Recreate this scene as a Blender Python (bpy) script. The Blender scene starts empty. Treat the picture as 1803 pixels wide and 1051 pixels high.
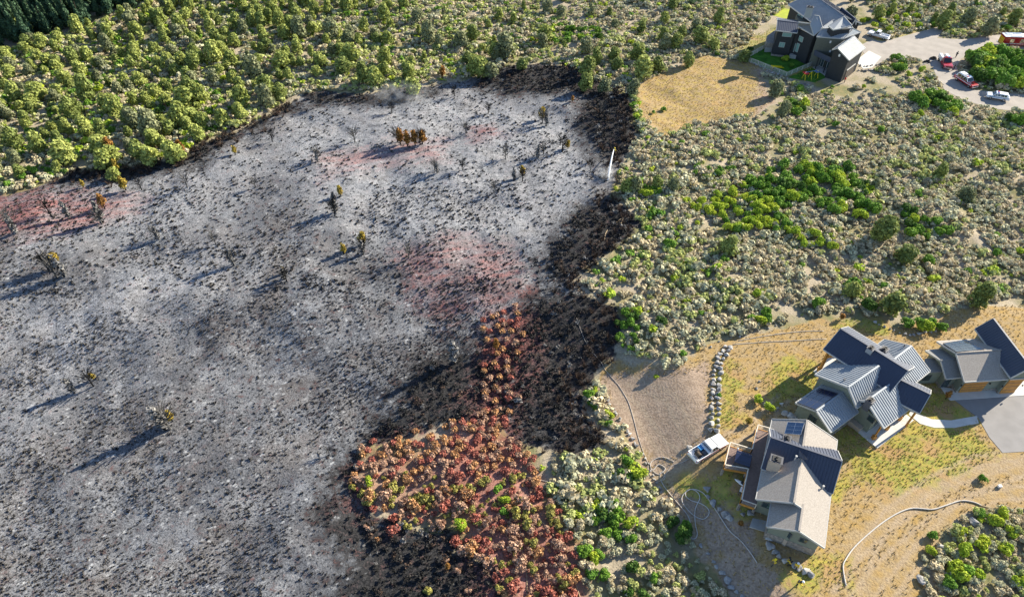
import bpy, math, random
import numpy as np
from mathutils import Vector, Matrix
random.seed(7); RNG = np.random.default_rng(11)
S = bpy.context.scene; COL = S.collection
R = math.radians

# ------------------------------------------------------------ camera
FPX = 1202.0                                   # focal length in pixels of an 1803 px wide picture
PITCH = 0.7868519526120884; CAMH = 86.49456113731357
cd = bpy.data.cameras.new('camera'); cam = bpy.data.objects.new('camera', cd); COL.objects.link(cam)
cd.sensor_width = 36; cd.sensor_fit = 'HORIZONTAL'; cd.lens = 24.0; cd.clip_end = 6000; cd.clip_start = 1
cam.location = (0, 0, CAMH); cam.rotation_euler = (math.pi/2 - PITCH, 0, 0)
S.camera = cam
# ------------------------------------------------------------ sky and sun
SUN_AZ, SUN_EL = R(32), R(26)                  # direction towards the sun, counted from +x
w = bpy.data.worlds.new('World'); S.world = w; w.use_nodes = True
nt = w.node_tree; nt.nodes.clear()
sk = nt.nodes.new('ShaderNodeTexSky'); sk.sky_type = 'NISHITA'; sk.sun_disc = False
sk.sun_elevation = SUN_EL; sk.sun_rotation = math.pi/2 - SUN_AZ; sk.altitude = 2200; sk.air_density = 1.0; sk.dust_density = .6
bg = nt.nodes.new('ShaderNodeBackground'); bg.inputs[1].default_value = 0.10
wo = nt.nodes.new('ShaderNodeOutputWorld'); nt.links.new(sk.outputs[0], bg.inputs[0]); nt.links.new(bg.outputs[0], wo.inputs[0])
sl = bpy.data.lights.new('sun', 'SUN'); sl.energy = 5.0; sl.angle = R(.5); sl.color = (1, .92, .76)
so = bpy.data.objects.new('sun', sl); COL.objects.link(so)
sd = Vector((math.cos(SUN_EL)*math.cos(SUN_AZ), math.cos(SUN_EL)*math.sin(SUN_AZ), math.sin(SUN_EL)))
so.rotation_euler = sd.to_track_quat('Z', 'Y').to_euler()
S.view_settings.view_transform = 'Standard'; S.view_settings.look = 'None'; S.view_settings.exposure = 1.35; S.view_settings.gamma = 1
S.render.engine = 'CYCLES'

# ------------------------------------------------------------ survey: sight lines of the photograph to points of the terrain
CP, SP = math.cos(PITCH), math.sin(PITCH)
def ray(px, py):
    u = (px-901.5)/FPX; v = (525.5-py)/FPX
    return np.array([u, CP+v*SP, -SP+v*CP])
def U(px, py, z=0.0):
    d = ray(px, py); t = (z-CAMH)/d[2]
    return np.array([d[0]*t, d[1]*t, z])
def PX(x, y, z=0.0):
    z = z-CAMH; dep = y*CP - z*SP; up = y*SP + z*CP
    return 901.5+FPX*x/dep, 525.5-FPX*up/dep
def sstep(a, b, x):
    t = np.clip((x-a)/(b-a), 0, 1); return t*t*(3-2*t)
def vnoise(x, y, seed=0):
    xi = np.floor(x).astype(np.int64); yi = np.floor(y).astype(np.int64); fx = x-xi; fy = y-yi
    def h(a, b):
        n = (a*374761393 + b*668265263 + seed*982451653) & 0x7fffffff
        n = ((n ^ (n >> 13))*1274126177) & 0x7fffffff
        return ((n ^ (n >> 16)) & 0xffff)/65535.0
    fx = fx*fx*(3-2*fx); fy = fy*fy*(3-2*fy)
    return (h(xi, yi)*(1-fx)+h(xi+1, yi)*fx)*(1-fy) + (h(xi, yi+1)*(1-fx)+h(xi+1, yi+1)*fx)*fy
def fbm(x, y, seed=0, o=4):
    s = 0; a = .5
    for k in range(o):
        s = s + a*vnoise(x*2**k, y*2**k, seed+k); a *= .5
    return s/(1-.5**o)
def T(x, y):
    """terrain height"""
    x = np.asarray(x, float); y = np.asarray(y, float)
    low = (1-sstep(20, 33, x+.2*(y-50)))*(1-sstep(66, 95, y))
    wild = np.clip(1-sstep(12, 22, x)+sstep(80, 88, y), 0, 1)*(1-sstep(48, 62, x)*sstep(118, 130, y))
    und = (fbm(x/14, y/14, 3, 3)-.5)*2.4 + (fbm(x/3.1, y/3.1, 9, 2)-.5)*.35
    small = (fbm(x/2.2, y/2.2, 21, 2)-.5)*.1
    return -2.6*low + und*wild + small*(1-wild)*(1-sstep(60, 72, x)*sstep(50, 56, y)*.9)
def G(px, py, dz=0.0):
    z = 0.0
    for _ in range(8):
        p = U(px, py, z); z = float(T(p[0], p[1]))
    return np.array([p[0], p[1], z+dz])

# ------------------------------------------------------------ materials
def mat(name, col=(.5, .5, .5), rough=.8, metal=0.0, spec=.3, noise=0.0, nscale=1.0, col2=None, bump=0.0, bscale=None, trans=0.0, isl=0.0, coat=0.0, alpha=1.0):
    m = bpy.data.materials.new(name); m.use_nodes = True; n = m.node_tree; b = n.nodes['Principled BSDF']; L = n.links
    b.inputs['Roughness'].default_value = rough; b.inputs['Metallic'].default_value = metal
    b.inputs['Specular IOR Level'].default_value = spec; b.inputs['Base Color'].default_value = (*col, 1)
    if coat: b.inputs['Coat Weight'].default_value = coat
    if alpha < 1: b.inputs['Alpha'].default_value = alpha
    src = None
    if noise or col2:
        g = n.nodes.new('ShaderNodeNewGeometry'); t = n.nodes.new('ShaderNodeTexNoise'); t.inputs['Scale'].default_value = nscale; t.inputs['Detail'].default_value = 5
        L.new(g.outputs['Position'], t.inputs['Vector'])
        mr = n.nodes.new('ShaderNodeMapRange'); mr.inputs[1].default_value = .35; mr.inputs[2].default_value = .65
        L.new(t.outputs['Fac'], mr.inputs[0])
        mx = n.nodes.new('ShaderNodeMix'); mx.data_type = 'RGBA'; L.new(mr.outputs[0], mx.inputs['Factor'])
        c2 = col2 or tuple(max(0, c*(1-noise)) for c in col)
        mx.inputs['A'].default_value = (*col, 1); mx.inputs['B'].default_value = (*c2, 1); src = mx.outputs['Result']
        if isl:
            h = n.nodes.new('ShaderNodeHueSaturation'); q = n.nodes.new('ShaderNodeMapRange'); q.inputs[3].default_value = 1-isl; q.inputs[4].default_value = 1+isl
            L.new(g.outputs['Random Per Island'], q.inputs[0]); L.new(q.outputs[0], h.inputs['Value']); L.new(src, h.inputs['Color']); src = h.outputs[0]
        L.new(src, b.inputs['Base Color'])
        if bump:
            bp = n.nodes.new('ShaderNodeBump'); bp.inputs['Strength'].default_value = bump; bp.inputs['Distance'].default_value = .05
            t2 = n.nodes.new('ShaderNodeTexNoise'); t2.inputs['Scale'].default_value = bscale or nscale*3; L.new(g.outputs['Position'], t2.inputs['Vector'])
            L.new(t2.outputs['Fac'], bp.inputs['Height']); L.new(bp.outputs[0], b.inputs['Normal'])
    if trans:
        tr = n.nodes.new('ShaderNodeBsdfTranslucent'); ms = n.nodes.new('ShaderNodeMixShader'); ms.inputs[0].default_value = trans
        tr.inputs[0].default_value = (*col, 1)
        if src: L.new(src, tr.inputs[0])
        L.new(b.outputs[0], ms.inputs[1]); L.new(tr.outputs[0], ms.inputs[2]); L.new(ms.outputs[0], n.nodes['Material Output'].inputs[0])
    return m
def leafm(name, a, b, isl=.35, sc=.25, trans=.22): return mat(name, a, .75, 0, .15, .1, sc, b, isl=isl, trans=trans)
M = dict(
 sage=leafm('sage_leaf', (.58, .55, .37), (.40, .40, .26), .45, .5, .22),
 sage2=leafm('sage_leaf_tan', (.62, .53, .35), (.45, .39, .25), .4, .5, .22),
 sageg=leafm('sage_leaf_green', (.48, .50, .18), (.36, .40, .14), .4, .5, .25),
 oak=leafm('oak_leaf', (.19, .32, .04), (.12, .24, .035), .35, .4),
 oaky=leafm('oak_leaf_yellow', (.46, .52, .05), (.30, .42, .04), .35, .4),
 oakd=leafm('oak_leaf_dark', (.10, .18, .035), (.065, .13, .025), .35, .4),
 jun=leafm('juniper_leaf', (.28, .32, .09), (.17, .21, .06), .35, .12),
 juny=leafm('juniper_leaf_yellow', (.38, .41, .115), (.25, .29, .075), .35, .12),
 jung=leafm('juniper_leaf_grey', (.27, .28, .15), (.18, .20, .10), .35, .12),
 con=leafm('conifer_needle', (.07, .12, .06), (.04, .08, .045), .35, .12, .1),
 scor=leafm('scorched_needle', (.38, .19, .05), (.26, .13, .035), .4, .6, .15),
 scory=leafm('scorched_needle_yellow', (.38, .29, .05), (.28, .20, .04), .4, .6, .15),
 ret=leafm('coated_leaf_pink', (.46, .16, .11), (.26, .09, .07), .5, 1.6, .1),
 reto=leafm('coated_leaf_orange', (.58, .32, .14), (.34, .18, .09), .5, 1.6, .1),
 retp=leafm('coated_leaf_pale', (.52, .33, .22), (.32, .19, .13), .5, 1.6, .1),
 rety=leafm('coated_leaf_olive', (.36, .32, .08), (.22, .20, .06), .5, 1.6, .1),
 bark=mat('bark', (.12, .09, .065), .9, noise=.5, nscale=6), charred=mat('charred_wood', (.012, .012, .013), .9, 0, .1, .4, 8),
 asht=leafm('ashy_twig', (.24, .23, .22), (.12, .115, .11), .4, .8, .05), ashw=mat('ashy_wood', (.10, .095, .09), .9, noise=.6, nscale=5), stub=mat('charred_stub', (.025, .024, .024), .95, 0, .1, col2=(.11, .10, .09), nscale=1.2, isl=.5),
 brush=mat('singed_twig', (.13, .085, .06), .9, 0, .1, col2=(.035, .028, .025), nscale=.8, isl=.4),
 grass=leafm('dry_grass_blade', (.50, .37, .17), (.36, .27, .12), .3, .3, .15), grassg=leafm('green_grass_blade', (.32, .38, .06), (.42, .36, .09), .3, .3, .15),
 rock=mat('boulder_stone', (.48, .455, .42), .9, noise=.45, nscale=1.6, bump=.5), rockd=mat('grey_boulder_stone', (.36, .345, .33), .9, noise=.45, nscale=1.6, bump=.5),
 conc=mat('concrete', (.60, .57, .52), .85, noise=.12, nscale=.8), concd=mat('weathered_concrete', (.40, .39, .37), .85, noise=.2, nscale=.8),
 asph=mat('asphalt', (.27, .255, .245), .9, noise=.14, nscale=.5, bump=.2, bscale=14), gravel=mat('gravel_road', (.37, .33, .29), .95, noise=.18, nscale=.35, bump=.4, bscale=8),
 met=mat('standing_seam_metal', (.30, .325, .35), .62, .2, .5, .12, .5), metn=mat('dark_sky_tinted_seam_metal', (.055, .066, .10), .55, .0, .4, .1, .5),  # second roof metal: own dark tone plus reflected sky blue in the colour
 shing=mat('grey_shingle', (.375, .335, .295), .9, 0, .2, .28, 7, bump=.4, bscale=12), shingd=mat('dark_shingle', (.24, .235, .225), .9, 0, .2, .28, 7, bump=.4, bscale=12),
 green=mat('sage_green_siding', (.20, .22, .175), .8, noise=.1, nscale=2), beige=mat('beige_stucco', (.46, .37, .29), .9, noise=.1, nscale=2),
 stone=mat('stone_veneer', (.33, .29, .25), .9, noise=.45, nscale=3), black=mat('black_siding', (.030, .032, .036), .6, noise=.2, nscale=2),
 olive=mat('olive_siding', (.125, .13, .105), .7, noise=.12, nscale=2), wood=mat('orange_timber', (.55, .25, .055), .55, noise=.3, nscale=3),
 trim=mat('pale_trim', (.44, .43, .41), .6, noise=.05, nscale=2), fascia=mat('dark_fascia', (.10, .10, .11), .5), deck=mat('deck_boards', (.24, .165, .14), .75, noise=.2, nscale=3),
 deckt=mat('pale_railing', (.66, .58, .47), .6, noise=.08, nscale=3), glass=mat('window_glass', (.03, .05, .055), .08, 0, .8), glassg=mat('green_window_glass', (.20, .33, .30), .12, 0, .8),
 solar=mat('solar_glass', (.012, .018, .05), .15, .1, .7), solarb=mat('blue_solar_glass', (.035, .07, .14), .12, .3, .7),
 white=mat('white_paint', (.80, .80, .80), .25, 0, .5, .04, 2, coat=.5), redp=mat('red_paint', (.42, .012, .02), .25, 0, .5, .1, 2, coat=.6), bluep=mat('blue_paint', (.04, .22, .48), .3, 0, .5, .1, 2, coat=.4),
 rubber=mat('tyre_rubber', (.018, .018, .018), .85), chrome=mat('chrome', (.6, .6, .6), .2, .9), bglass=mat('vehicle_glass', (.015, .02, .025), .06, 0, .8),
 blk=mat('black_plastic', (.02, .02, .022), .6), dgrey=mat('dark_grey_metal', (.09, .09, .1), .5, .3), lamp=mat('lamp_lens', (.75, .75, .7), .15), tail=mat('red_lens', (.4, .01, .01), .2),
 yel=mat('yellow_cloth', (.72, .50, .03), .8, noise=.15, nscale=6), yelp=mat('yellow_plastic', (.80, .62, .02), .4), pants=mat('dark_cloth', (.035, .035, .04), .9), skin=mat('skin', (.45, .26, .18), .6), whel=mat('white_helmet', (.8, .8, .8), .35),
 redc=mat('red_cloth', (.6, .04, .03), .7), bluec=mat('blue_cloth', (.12, .2, .36), .8), hose=mat('white_hose_jacket', (.56, .52, .47), .8, noise=.15, nscale=2), hoset=mat('tan_hose_jacket', (.50, .38, .24), .8, noise=.2, nscale=2),
 hoseg=mat('grey_hose_jacket', (.33, .31, .29), .8, noise=.2, nscale=2), lawn=mat('lawn', (.08, .21, .025), .95, 0, .1, .3, .5, (.035, .11, .014), bump=.6, bscale=9), lime=mat('lime_lawn', (.36, .40, .03), .9, noise=.2, nscale=.6),
 fence=mat('pale_fence_wood', (.55, .53, .46), .7, noise=.15, nscale=3), water=None)

# ------------------------------------------------------------ object helpers
CNT = {}
def tag(o, label=None, cat=None, group=None, kind=None):
    if label: o['label'] = label
    if cat: o['category'] = cat
    if group: o['group'] = group
    if kind: o['kind'] = kind
    return o
def link(name, me, parent=None):
    o = bpy.data.objects.new(name, me); COL.objects.link(o)
    if parent: o.parent = parent
    return o
def empty(name, loc=(0, 0, 0), rz=0.0, label=None, cat=None, group=None):
    o = bpy.data.objects.new(name, None); COL.objects.link(o); o.location = [float(v) for v in loc]; o.rotation_euler = (0, 0, rz); o.empty_display_size = .3
    return tag(o, label, cat, group)
def npmesh(name, V, Fq, m, smooth=False):
    """mesh from numpy arrays, all faces with the same corner count"""
    V = np.ascontiguousarray(V, np.float32); Fq = np.ascontiguousarray(Fq, np.int32); k = Fq.shape[1]
    me = bpy.data.meshes.new(name); me.vertices.add(len(V)); me.vertices.foreach_set('co', V.ravel())
    me.loops.add(Fq.size); me.loops.foreach_set('vertex_index', Fq.ravel()); me.polygons.add(len(Fq))
    me.polygons.foreach_set('loop_start', np.arange(0, Fq.size, k, dtype=np.int32))
    me.polygons.foreach_set('use_smooth', np.full(len(Fq), smooth))
    ms = m if isinstance(m, (list, tuple)) else [m]
    for q in ms: me.materials.append(q)
    me.update(calc_edges=True); return me
class MB:
    """collects faces; build() links one mesh object"""
    def __init__(s): s.v = []; s.f = []; s.mi = []; s.cur = 0
    def add(s, vs, fs):
        b = len(s.v); s.v += [tuple(float(c) for c in v) for v in vs]; s.f += [tuple(b+i for i in f) for f in fs]; s.mi += [s.cur]*len(fs); return s
    def hexa(s, b4, t4): return s.add(list(b4)+list(t4), [(3, 2, 1, 0), (4, 5, 6, 7), (0, 1, 5, 4), (1, 2, 6, 5), (2, 3, 7, 6), (3, 0, 4, 7)])
    def box(s, c, d, rz=0, tilt=None):
        cx, cy, cz = c; dx, dy, dz = d[0]/2, d[1]/2, d[2]/2; cs, sn = math.cos(rz), math.sin(rz); P = []
        for z in (-dz, dz):
            for x, y in ((-dx, -dy), (dx, -dy), (dx, dy), (-dx, dy)): P.append((cx+x*cs-y*sn, cy+x*sn+y*cs, cz+z))
        return s.hexa(P[:4], P[4:])
    def bar(s, a, b, w, h=None, up=(0, 0, 1)):
        a = Vector([float(q) for q in a]); b = Vector([float(q) for q in b]); h = h or w; d = (b-a).normalized(); u = Vector(up)
        if abs(d.dot(u)) > .98: u = Vector((1, 0, 0))
        x = d.cross(u).normalized(); y = x.cross(d).normalized()
        q = [(-w/2, -h/2), (w/2, -h/2), (w/2, h/2), (-w/2, h/2)]
        return s.hexa([a+x*i+y*j for i, j in q], [b+x*i+y*j for i, j in q])
    def tube(s, pts, r, n=6, cap=True, r2=None):
        pts = [Vector([float(q) for q in p]) for p in pts]; N = len(pts); rings = []
        for i, p in enumerate(pts):
            d = (pts[min(i+1, N-1)]-pts[max(i-1, 0)]).normalized(); u = Vector((0, 0, 1)) if abs(d.z) < .95 else Vector((1, 0, 0))
            x = d.cross(u).normalized(); y = x.cross(d).normalized(); rr = r if r2 is None else r+(r2-r)*i/max(1, N-1)
            rings += [p+x*math.cos(2*math.pi*k/n)*rr+y*math.sin(2*math.pi*k/n)*rr for k in range(n)]
        fs = [(i*n+k, i*n+(k+1) % n, (i+1)*n+(k+1) % n, (i+1)*n+k) for i in range(N-1) for k in range(n)]
        if cap: fs += [tuple(range(n))[::-1], tuple((N-1)*n+k for k in range(n))]
        return s.add(rings, fs)
    def lathe(s, c, prof, n=10, axis='z'):
        vs = []; 
        for r, h in prof:
            for k in range(n):
                a = 2*math.pi*k/n; x, y, z = r*math.cos(a), r*math.sin(a), h
                if axis == 'y': x, y, z = x, z, y
                vs.append((c[0]+x, c[1]+y, c[2]+z))
        m = len(prof); fs = [(i*n+k, i*n+(k+1) % n, (i+1)*n+(k+1) % n, (i+1)*n+k) for i in range(m-1) for k in range(n)]
        fs += [tuple(range(n))[::-1], tuple((m-1)*n+k for k in range(n))]
        return s.add(vs, fs)
    def slab(s, poly, t):
        """closed prism under a planar polygon (list of 3D points), thickness t straight down"""
        n = len(poly); P = [tuple(map(float, p)) for p in poly]; Q = [(p[0], p[1], p[2]-t) for p in P]
        return s.add(P+Q, [tuple(range(n)), tuple(range(2*n-1, n-1, -1))]+[(i, i+n, (i+1) % n+n, (i+1) % n) for i in range(n)])
    def build(s, name, m, parent=None, smooth=False, bevel=0):
        me = bpy.data.meshes.new(name); me.from_pydata(s.v, [], s.f)
        ms = m if isinstance(m, (list, tuple)) else [m]
        for q in ms: me.materials.append(q)
        if len(ms) > 1: me.polygons.foreach_set('material_index', s.mi)
        import bmesh
        bm = bmesh.new(); bm.from_mesh(me); bmesh.ops.recalc_face_normals(bm, faces=bm.faces); bm.to_mesh(me); bm.free()
        if smooth: me.polygons.foreach_set('use_smooth', [True]*len(me.polygons))
        me.update(); o = link(name, me, parent)
        if bevel:
            b = o.modifiers.new('bevel', 'BEVEL'); b.width = bevel; b.segments = 2; b.limit_method = 'ANGLE'
        return o
def copy_tree(o, parent=None):
    c = o.copy(); COL.objects.link(c); c.parent = parent
    for ch in list(o.children): copy_tree(ch, c)
    return c
KIDS = {}
def dup(proto, loc, rz, sc):
    c = proto.copy(); COL.objects.link(c); c.location = loc; c.rotation_euler = (0, 0, rz); c.scale = sc
    for ch in KIDS[proto.name]:
        d = ch.copy(); COL.objects.link(d); d.parent = c
    return c

# ------------------------------------------------------------ regions (outlines surveyed on the ground)
BURN = [(-400, 350), (0, 345), (60, 332), (130, 303), (200, 298), (260, 292), (330, 278), (352, 250), (400, 235), (470, 205), (510, 175), (570, 160), (640, 165), (700, 158), (760, 150), (800, 145), (870, 125), (930, 112), (1000, 118), (1060, 148), (1100, 165), (1112, 200), (1122, 240), (1105, 265), (1085, 300), (1075, 345), (1112, 378), (1125, 400), (1080, 440), (1040, 470), (1015, 497), (1040, 520), (1085, 540), (1092, 580), (1082, 620), (1058, 650), (1015, 690), (1040, 735), (1070, 770), (1050, 792), (960, 800), (925, 790), (893, 762), (885, 720), (850, 735), (800, 742), (730, 765), (640, 785), (625, 850), (660, 900), (720, 925), (800, 930), (815, 965), (870, 1005), (890, 1060), (900, 1150), (-400, 1150)]
FIELD = [(1118, 150), (1240, 98), (1330, 112), (1362, 180), (1330, 203), (1230, 218), (1165, 243), (1128, 205)]
YARD = [(1050, 655), (1080, 635), (1190, 652), (1250, 603), (1290, 592), (1440, 565), (1560, 580), (1690, 545), (1803, 535), (2000, 520), (2000, 1150), (1320, 1150), (1285, 1040), (1230, 975), (1190, 900), (1155, 860), (1120, 800), (1080, 725)]
PATCH = [(1610, 1150), (1620, 985), (1640, 955), (1700, 905), (1740, 890), (2000, 905), (2000, 1150)]
RETG = [[(846, 1150), (850, 1000), (800, 900), (740, 850), (790, 780), (850, 745), (900, 770), (925, 830), (960, 880), (1010, 960), (1030, 1150)], [(620, 880), (640, 795), (760, 768), (860, 800), (860, 960), (800, 925), (700, 915)], [(-60, 345), (110, 335), (240, 345), (245, 375), (150, 400), (60, 415), (-60, 425)], [(560, 275), (700, 245), (790, 250), (780, 280), (650, 300), (570, 315)], [(700, 440), (800, 415), (900, 425), (930, 480), (900, 560), (780, 570), (730, 530)], [(840, 560), (900, 530), (935, 570), (925, 640), (915, 720), (870, 760), (830, 740), (850, 650)], [(825, 225), (870, 220), (880, 235), (835, 245)], [(170, 345), (250, 350), (250, 372), (180, 378)]]
RETW = [1, .62, .95, .6, .6, .8, 1, .7]
CHAR = [[(925, 545), (1030, 500), (1090, 545), (1085, 620), (1010, 700), (1050, 760), (1065, 790), (920, 800), (890, 700)], [(690, 730), (760, 640), (900, 610), (930, 700), (880, 730), (800, 745), (720, 765), (640, 790), (620, 860), (600, 830)], [(600, 900), (660, 905), (720, 930), (800, 935), (880, 1010), (890, 1150), (600, 1150), (640, 1000)], [(0, 335), (130, 300), (330, 275), (350, 250), (470, 205), (520, 175), (520, 190), (420, 240), (370, 272), (330, 295), (200, 315)], [(1030, 170), (1105, 165), (1125, 240), (1100, 270), (1060, 280), (1020, 220)], [(880, 118), (1000, 115), (1110, 165), (1100, 190), (1000, 160), (900, 165), (840, 150)], [(1020, 370), (1075, 350), (1125, 390), (1080, 445), (1000, 510), (960, 470)], [(540, 165), (640, 168), (760, 155), (760, 165), (640, 182), (560, 180)]]
ASH = [[(500, 200), (850, 150), (1040, 200), (1060, 300), (1040, 370), (960, 440), (860, 430), (700, 450), (560, 400), (480, 300)], [(0, 560), (250, 450), (420, 400), (420, 500), (200, 640), (60, 760), (60, 900), (0, 900)], [(100, 290), (400, 250), (480, 330), (300, 420), (60, 440)]]
GREEN = [[(1490, 770), (1560, 735), (1700, 745), (1760, 800), (1690, 835), (1600, 860), (1520, 850), (1470, 870)], [(1330, 660), (1400, 630), (1440, 650), (1440, 700), (1370, 710)], [(1180, 850), (1310, 830), (1320, 900), (1260, 900)], [(1620, 660), (1680, 700), (1720, 740), (1610, 745)], [(1268, 630), (1300, 640), (1300, 745), (1262, 755)], [(1475, 700), (1530, 770), (1480, 820)], [(1470, 560), (1560, 560), (1560, 590), (1490, 600)], [(1290, 75), (1420, 30), (1440, 150), (1300, 100)], [(1560, 30), (1803, 10), (1803, 50), (1650, 62), (1530, 75)], [(1380, 990), (1500, 985), (1500, 1040), (1400, 1030)]]
TRACK = [[(1500, 1040), (1580, 980), (1660, 900), (1760, 860), (1803, 850), (1803, 880), (1700, 890), (1620, 960), (1540, 1051)], [(1480, 960), (1560, 880), (1680, 830), (1760, 800), (1803, 800), (1803, 830), (1700, 850), (1560, 930), (1500, 1000)], [(1240, 800), (1330, 760), (1330, 780), (1230, 830), (1140, 850), (1130, 830)]]
DIRTY = [[(1060, 655), (1190, 655), (1245, 640), (1245, 760), (1210, 810), (1140, 830), (1110, 790), (1075, 700)], [(1160, 860), (1300, 850), (1340, 950), (1380, 1051), (1290, 1051), (1230, 950)], [(1380, 130), (1560, 125), (1650, 100), (1660, 140), (1560, 175), (1440, 175)], [(1330, 130), (1370, 110), (1400, 180), (1350, 230), (1320, 180)]]
def wpoly(P): return np.array([G(*p)[:2] for p in P])
def sdist(P, X, Y):
    """signed distance to polygon, positive inside"""
    X = np.asarray(X, float); Y = np.asarray(Y, float); d = np.full(X.shape, 1e9); ins = np.zeros(X.shape, bool); n = len(P)
    for i in range(n):
        a = P[i]; b = P[(i+1) % n]; e = b-a; wx = X-a[0]; wy = Y-a[1]
        t = np.clip((wx*e[0]+wy*e[1])/(e@e+1e-9), 0, 1); d = np.minimum(d, (wx-e[0]*t)**2+(wy-e[1]*t)**2)
        c = (a[1] > Y) != (b[1] > Y)
        ins ^= c & (X < (b[0]-a[0])*(Y-a[1])/((b[1]-a[1]) if abs(b[1]-a[1]) > 1e-9 else 1e-9)+a[0])
    d = np.sqrt(d); return np.where(ins, d, -d)
WB = wpoly(BURN); WF = wpoly(FIELD); WY = wpoly(YARD); WPa = wpoly(PATCH)
WRET = [wpoly(p) for p in RETG]; WCH = [wpoly(p) for p in CHAR]; WAS = [wpoly(p) for p in ASH]; WGR = [wpoly(p) for p in GREEN]; WTR = [wpoly(p) for p in TRACK]; WDI = [wpoly(p) for p in DIRTY]
# ------------------------------------------------------------ ground sheet
def axis(lo, hi, st, far):
    a = list(np.arange(lo, hi+st/2, st)); k = st; q = []; p = hi
    while p < far: k *= 1.5; p += k; q.append(p)
    k = st; r = []; p = lo
    while p > -far: k *= 1.5; p -= k; r.append(p)
    return np.array(r[::-1]+a+q)
ax = axis(-172, 172, .5, 3500); ay = axis(22, 236, .5, 3500)
X, Y = np.meshgrid(ax, ay); X = X.ravel(); Y = Y.ravel(); Z = T(X, Y)
nx, ny = len(ax), len(ay)
I = (np.arange(ny-1)[:, None]*nx+np.arange(nx-1)[None, :]).ravel()
gm = npmesh('ground', np.stack([X, Y, Z], 1), np.stack([I, I+1, I+nx+1, I+nx], 1), bpy.data.materials.new('ground_soil'), True)
wob = (fbm(X/4, Y/4, 31)-.5)*6 + (fbm(X/1.1, Y/1.1, 41, 2)-.5)*2
def soft(P, wd, wb=1.0): return np.clip(.5+(sdist(P, X, Y)+wob*wb)/wd, 0, 1)
def many(Ps, wd, ws=None, wb=1.0):
    r = np.zeros_like(X)
    for i, P in enumerate(Ps): r = np.maximum(r, soft(P, wd, wb)*(ws[i] if ws else 1))
    return r
burn = soft(WB, 2.5, .6); yard = soft(WY, 2.0, .5)*(1-soft(WPa, 2, .5)); field = soft(WF, 2.5, .5)
def ruts(pix, off, wd):
    W = [G(*p)[:2] for p in pix]; d = np.full(X.shape, 1e9)
    for a, b in zip(W, W[1:]):
        e = b-a; l = np.linalg.norm(e); nn = np.array([-e[1], e[0]])/l
        for s_ in (-off, off):
            wx = X-a[0]-nn[0]*s_; wy = Y-a[1]-nn[1]*s_; t_ = np.clip((wx*e[0]+wy*e[1])/(l*l), 0, 1); d = np.minimum(d, np.hypot(wx-e[0]*t_, wy-e[1]*t_))
    return np.clip(1.15-d/wd, 0, 1)
rut = np.zeros_like(X)
for pix in ([(1478, 1051), (1540, 975), (1600, 925), (1680, 868), (1803, 826), (1880, 800)], [(1545, 1070), (1592, 1005), (1640, 950), (1690, 900), (1745, 872), (1860, 860)], [(1500, 1040), (1530, 960), (1570, 905), (1640, 852), (1720, 812), (1800, 800)], [(1130, 842), (1200, 815), (1262, 785), (1330, 752), (1380, 700)], [(1230, 1000), (1200, 905), (1165, 850)], [(1075, 690), (1120, 720), (1160, 780), (1200, 810)], [(1110, 670), (1180, 700), (1215, 770), (1225, 800)]): rut = np.maximum(rut, ruts(pix, .85, .55))
z1 = np.stack([burn, np.clip(many(WCH, 11)*1.2, 0, 1)+many([wpoly(p) for p in ([(370, 540), (520, 530), (640, 580), (650, 700), (520, 740), (400, 700)], [(90, 880), (200, 870), (330, 960), (340, 1100), (90, 1100)], [(640, 470), (760, 500), (880, 560), (860, 640), (700, 640)], [(380, 330), (520, 360), (560, 430), (420, 420)], [(560, 860), (640, 900), (640, 1100), (520, 1100)])], 22)*.27, many(WRET, 7, RETW), many(WAS, 14)], 1)
z2 = np.stack([np.maximum(yard, field), np.maximum(many(WGR, 5), field*.42), many(WDI, 5), np.maximum(many(WTR, 2.5, None, .3)*.45, rut*(.5+.5*fbm(X/3, Y/3, 63)))], 1)
for nme, arr in (('zone_a', z1), ('zone_b', z2)):
    at = gm.color_attributes.new(nme, 'FLOAT_COLOR', 'POINT'); at.data.foreach_set('color', arr.astype(np.float32).ravel())
tag(link('ground', gm), kind='structure')
gmt = gm.materials[0]; gmt.use_nodes = True; n = gmt.node_tree; L = n.links; N = n.nodes
pb = N['Principled BSDF']; pb.inputs['Roughness'].default_value = .95; pb.inputs['Specular IOR Level'].default_value = .1
geo = N.new('ShaderNodeNewGeometry'); POS = geo.outputs['Position']
def noise(sc, det=4, vec=POS, rough=.55):
    t = N.new('ShaderNodeTexNoise'); t.inputs['Scale'].default_value = sc; t.inputs['Detail'].default_value = det; t.inputs['Roughness'].default_value = rough; L.new(vec, t.inputs['Vector']); return t.outputs['Fac']
def mapr(v, a, b, c=0., d=1.):
    t = N.new('ShaderNodeMapRange'); 
    for i, q in enumerate((a, b, c, d)): t.inputs[i+1].default_value = q
    L.new(v, t.inputs[0]); return t.outputs[0]
def mth(op, a, b=None):
    t = N.new('ShaderNodeMath'); t.operation = op
    for i, q in enumerate((a, b)):
        if q is None: continue
        if isinstance(q, (int, float)): t.inputs[i].default_value = q
        else: L.new(q, t.inputs[i])
    return t.outputs[0]
def mix(f, a, b):
    t = N.new('ShaderNodeMix'); t.data_type = 'RGBA'
    if isinstance(f, (int, float)): t.inputs['Factor'].default_value = f
    else: L.new(f, t.inputs['Factor'])
    for k, q in (('A', a), ('B', b)):
        if isinstance(q, tuple): t.inputs[k].default_value = (*q, 1)
        else: L.new(q, t.inputs[k])
    return t.outputs['Result']
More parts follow.
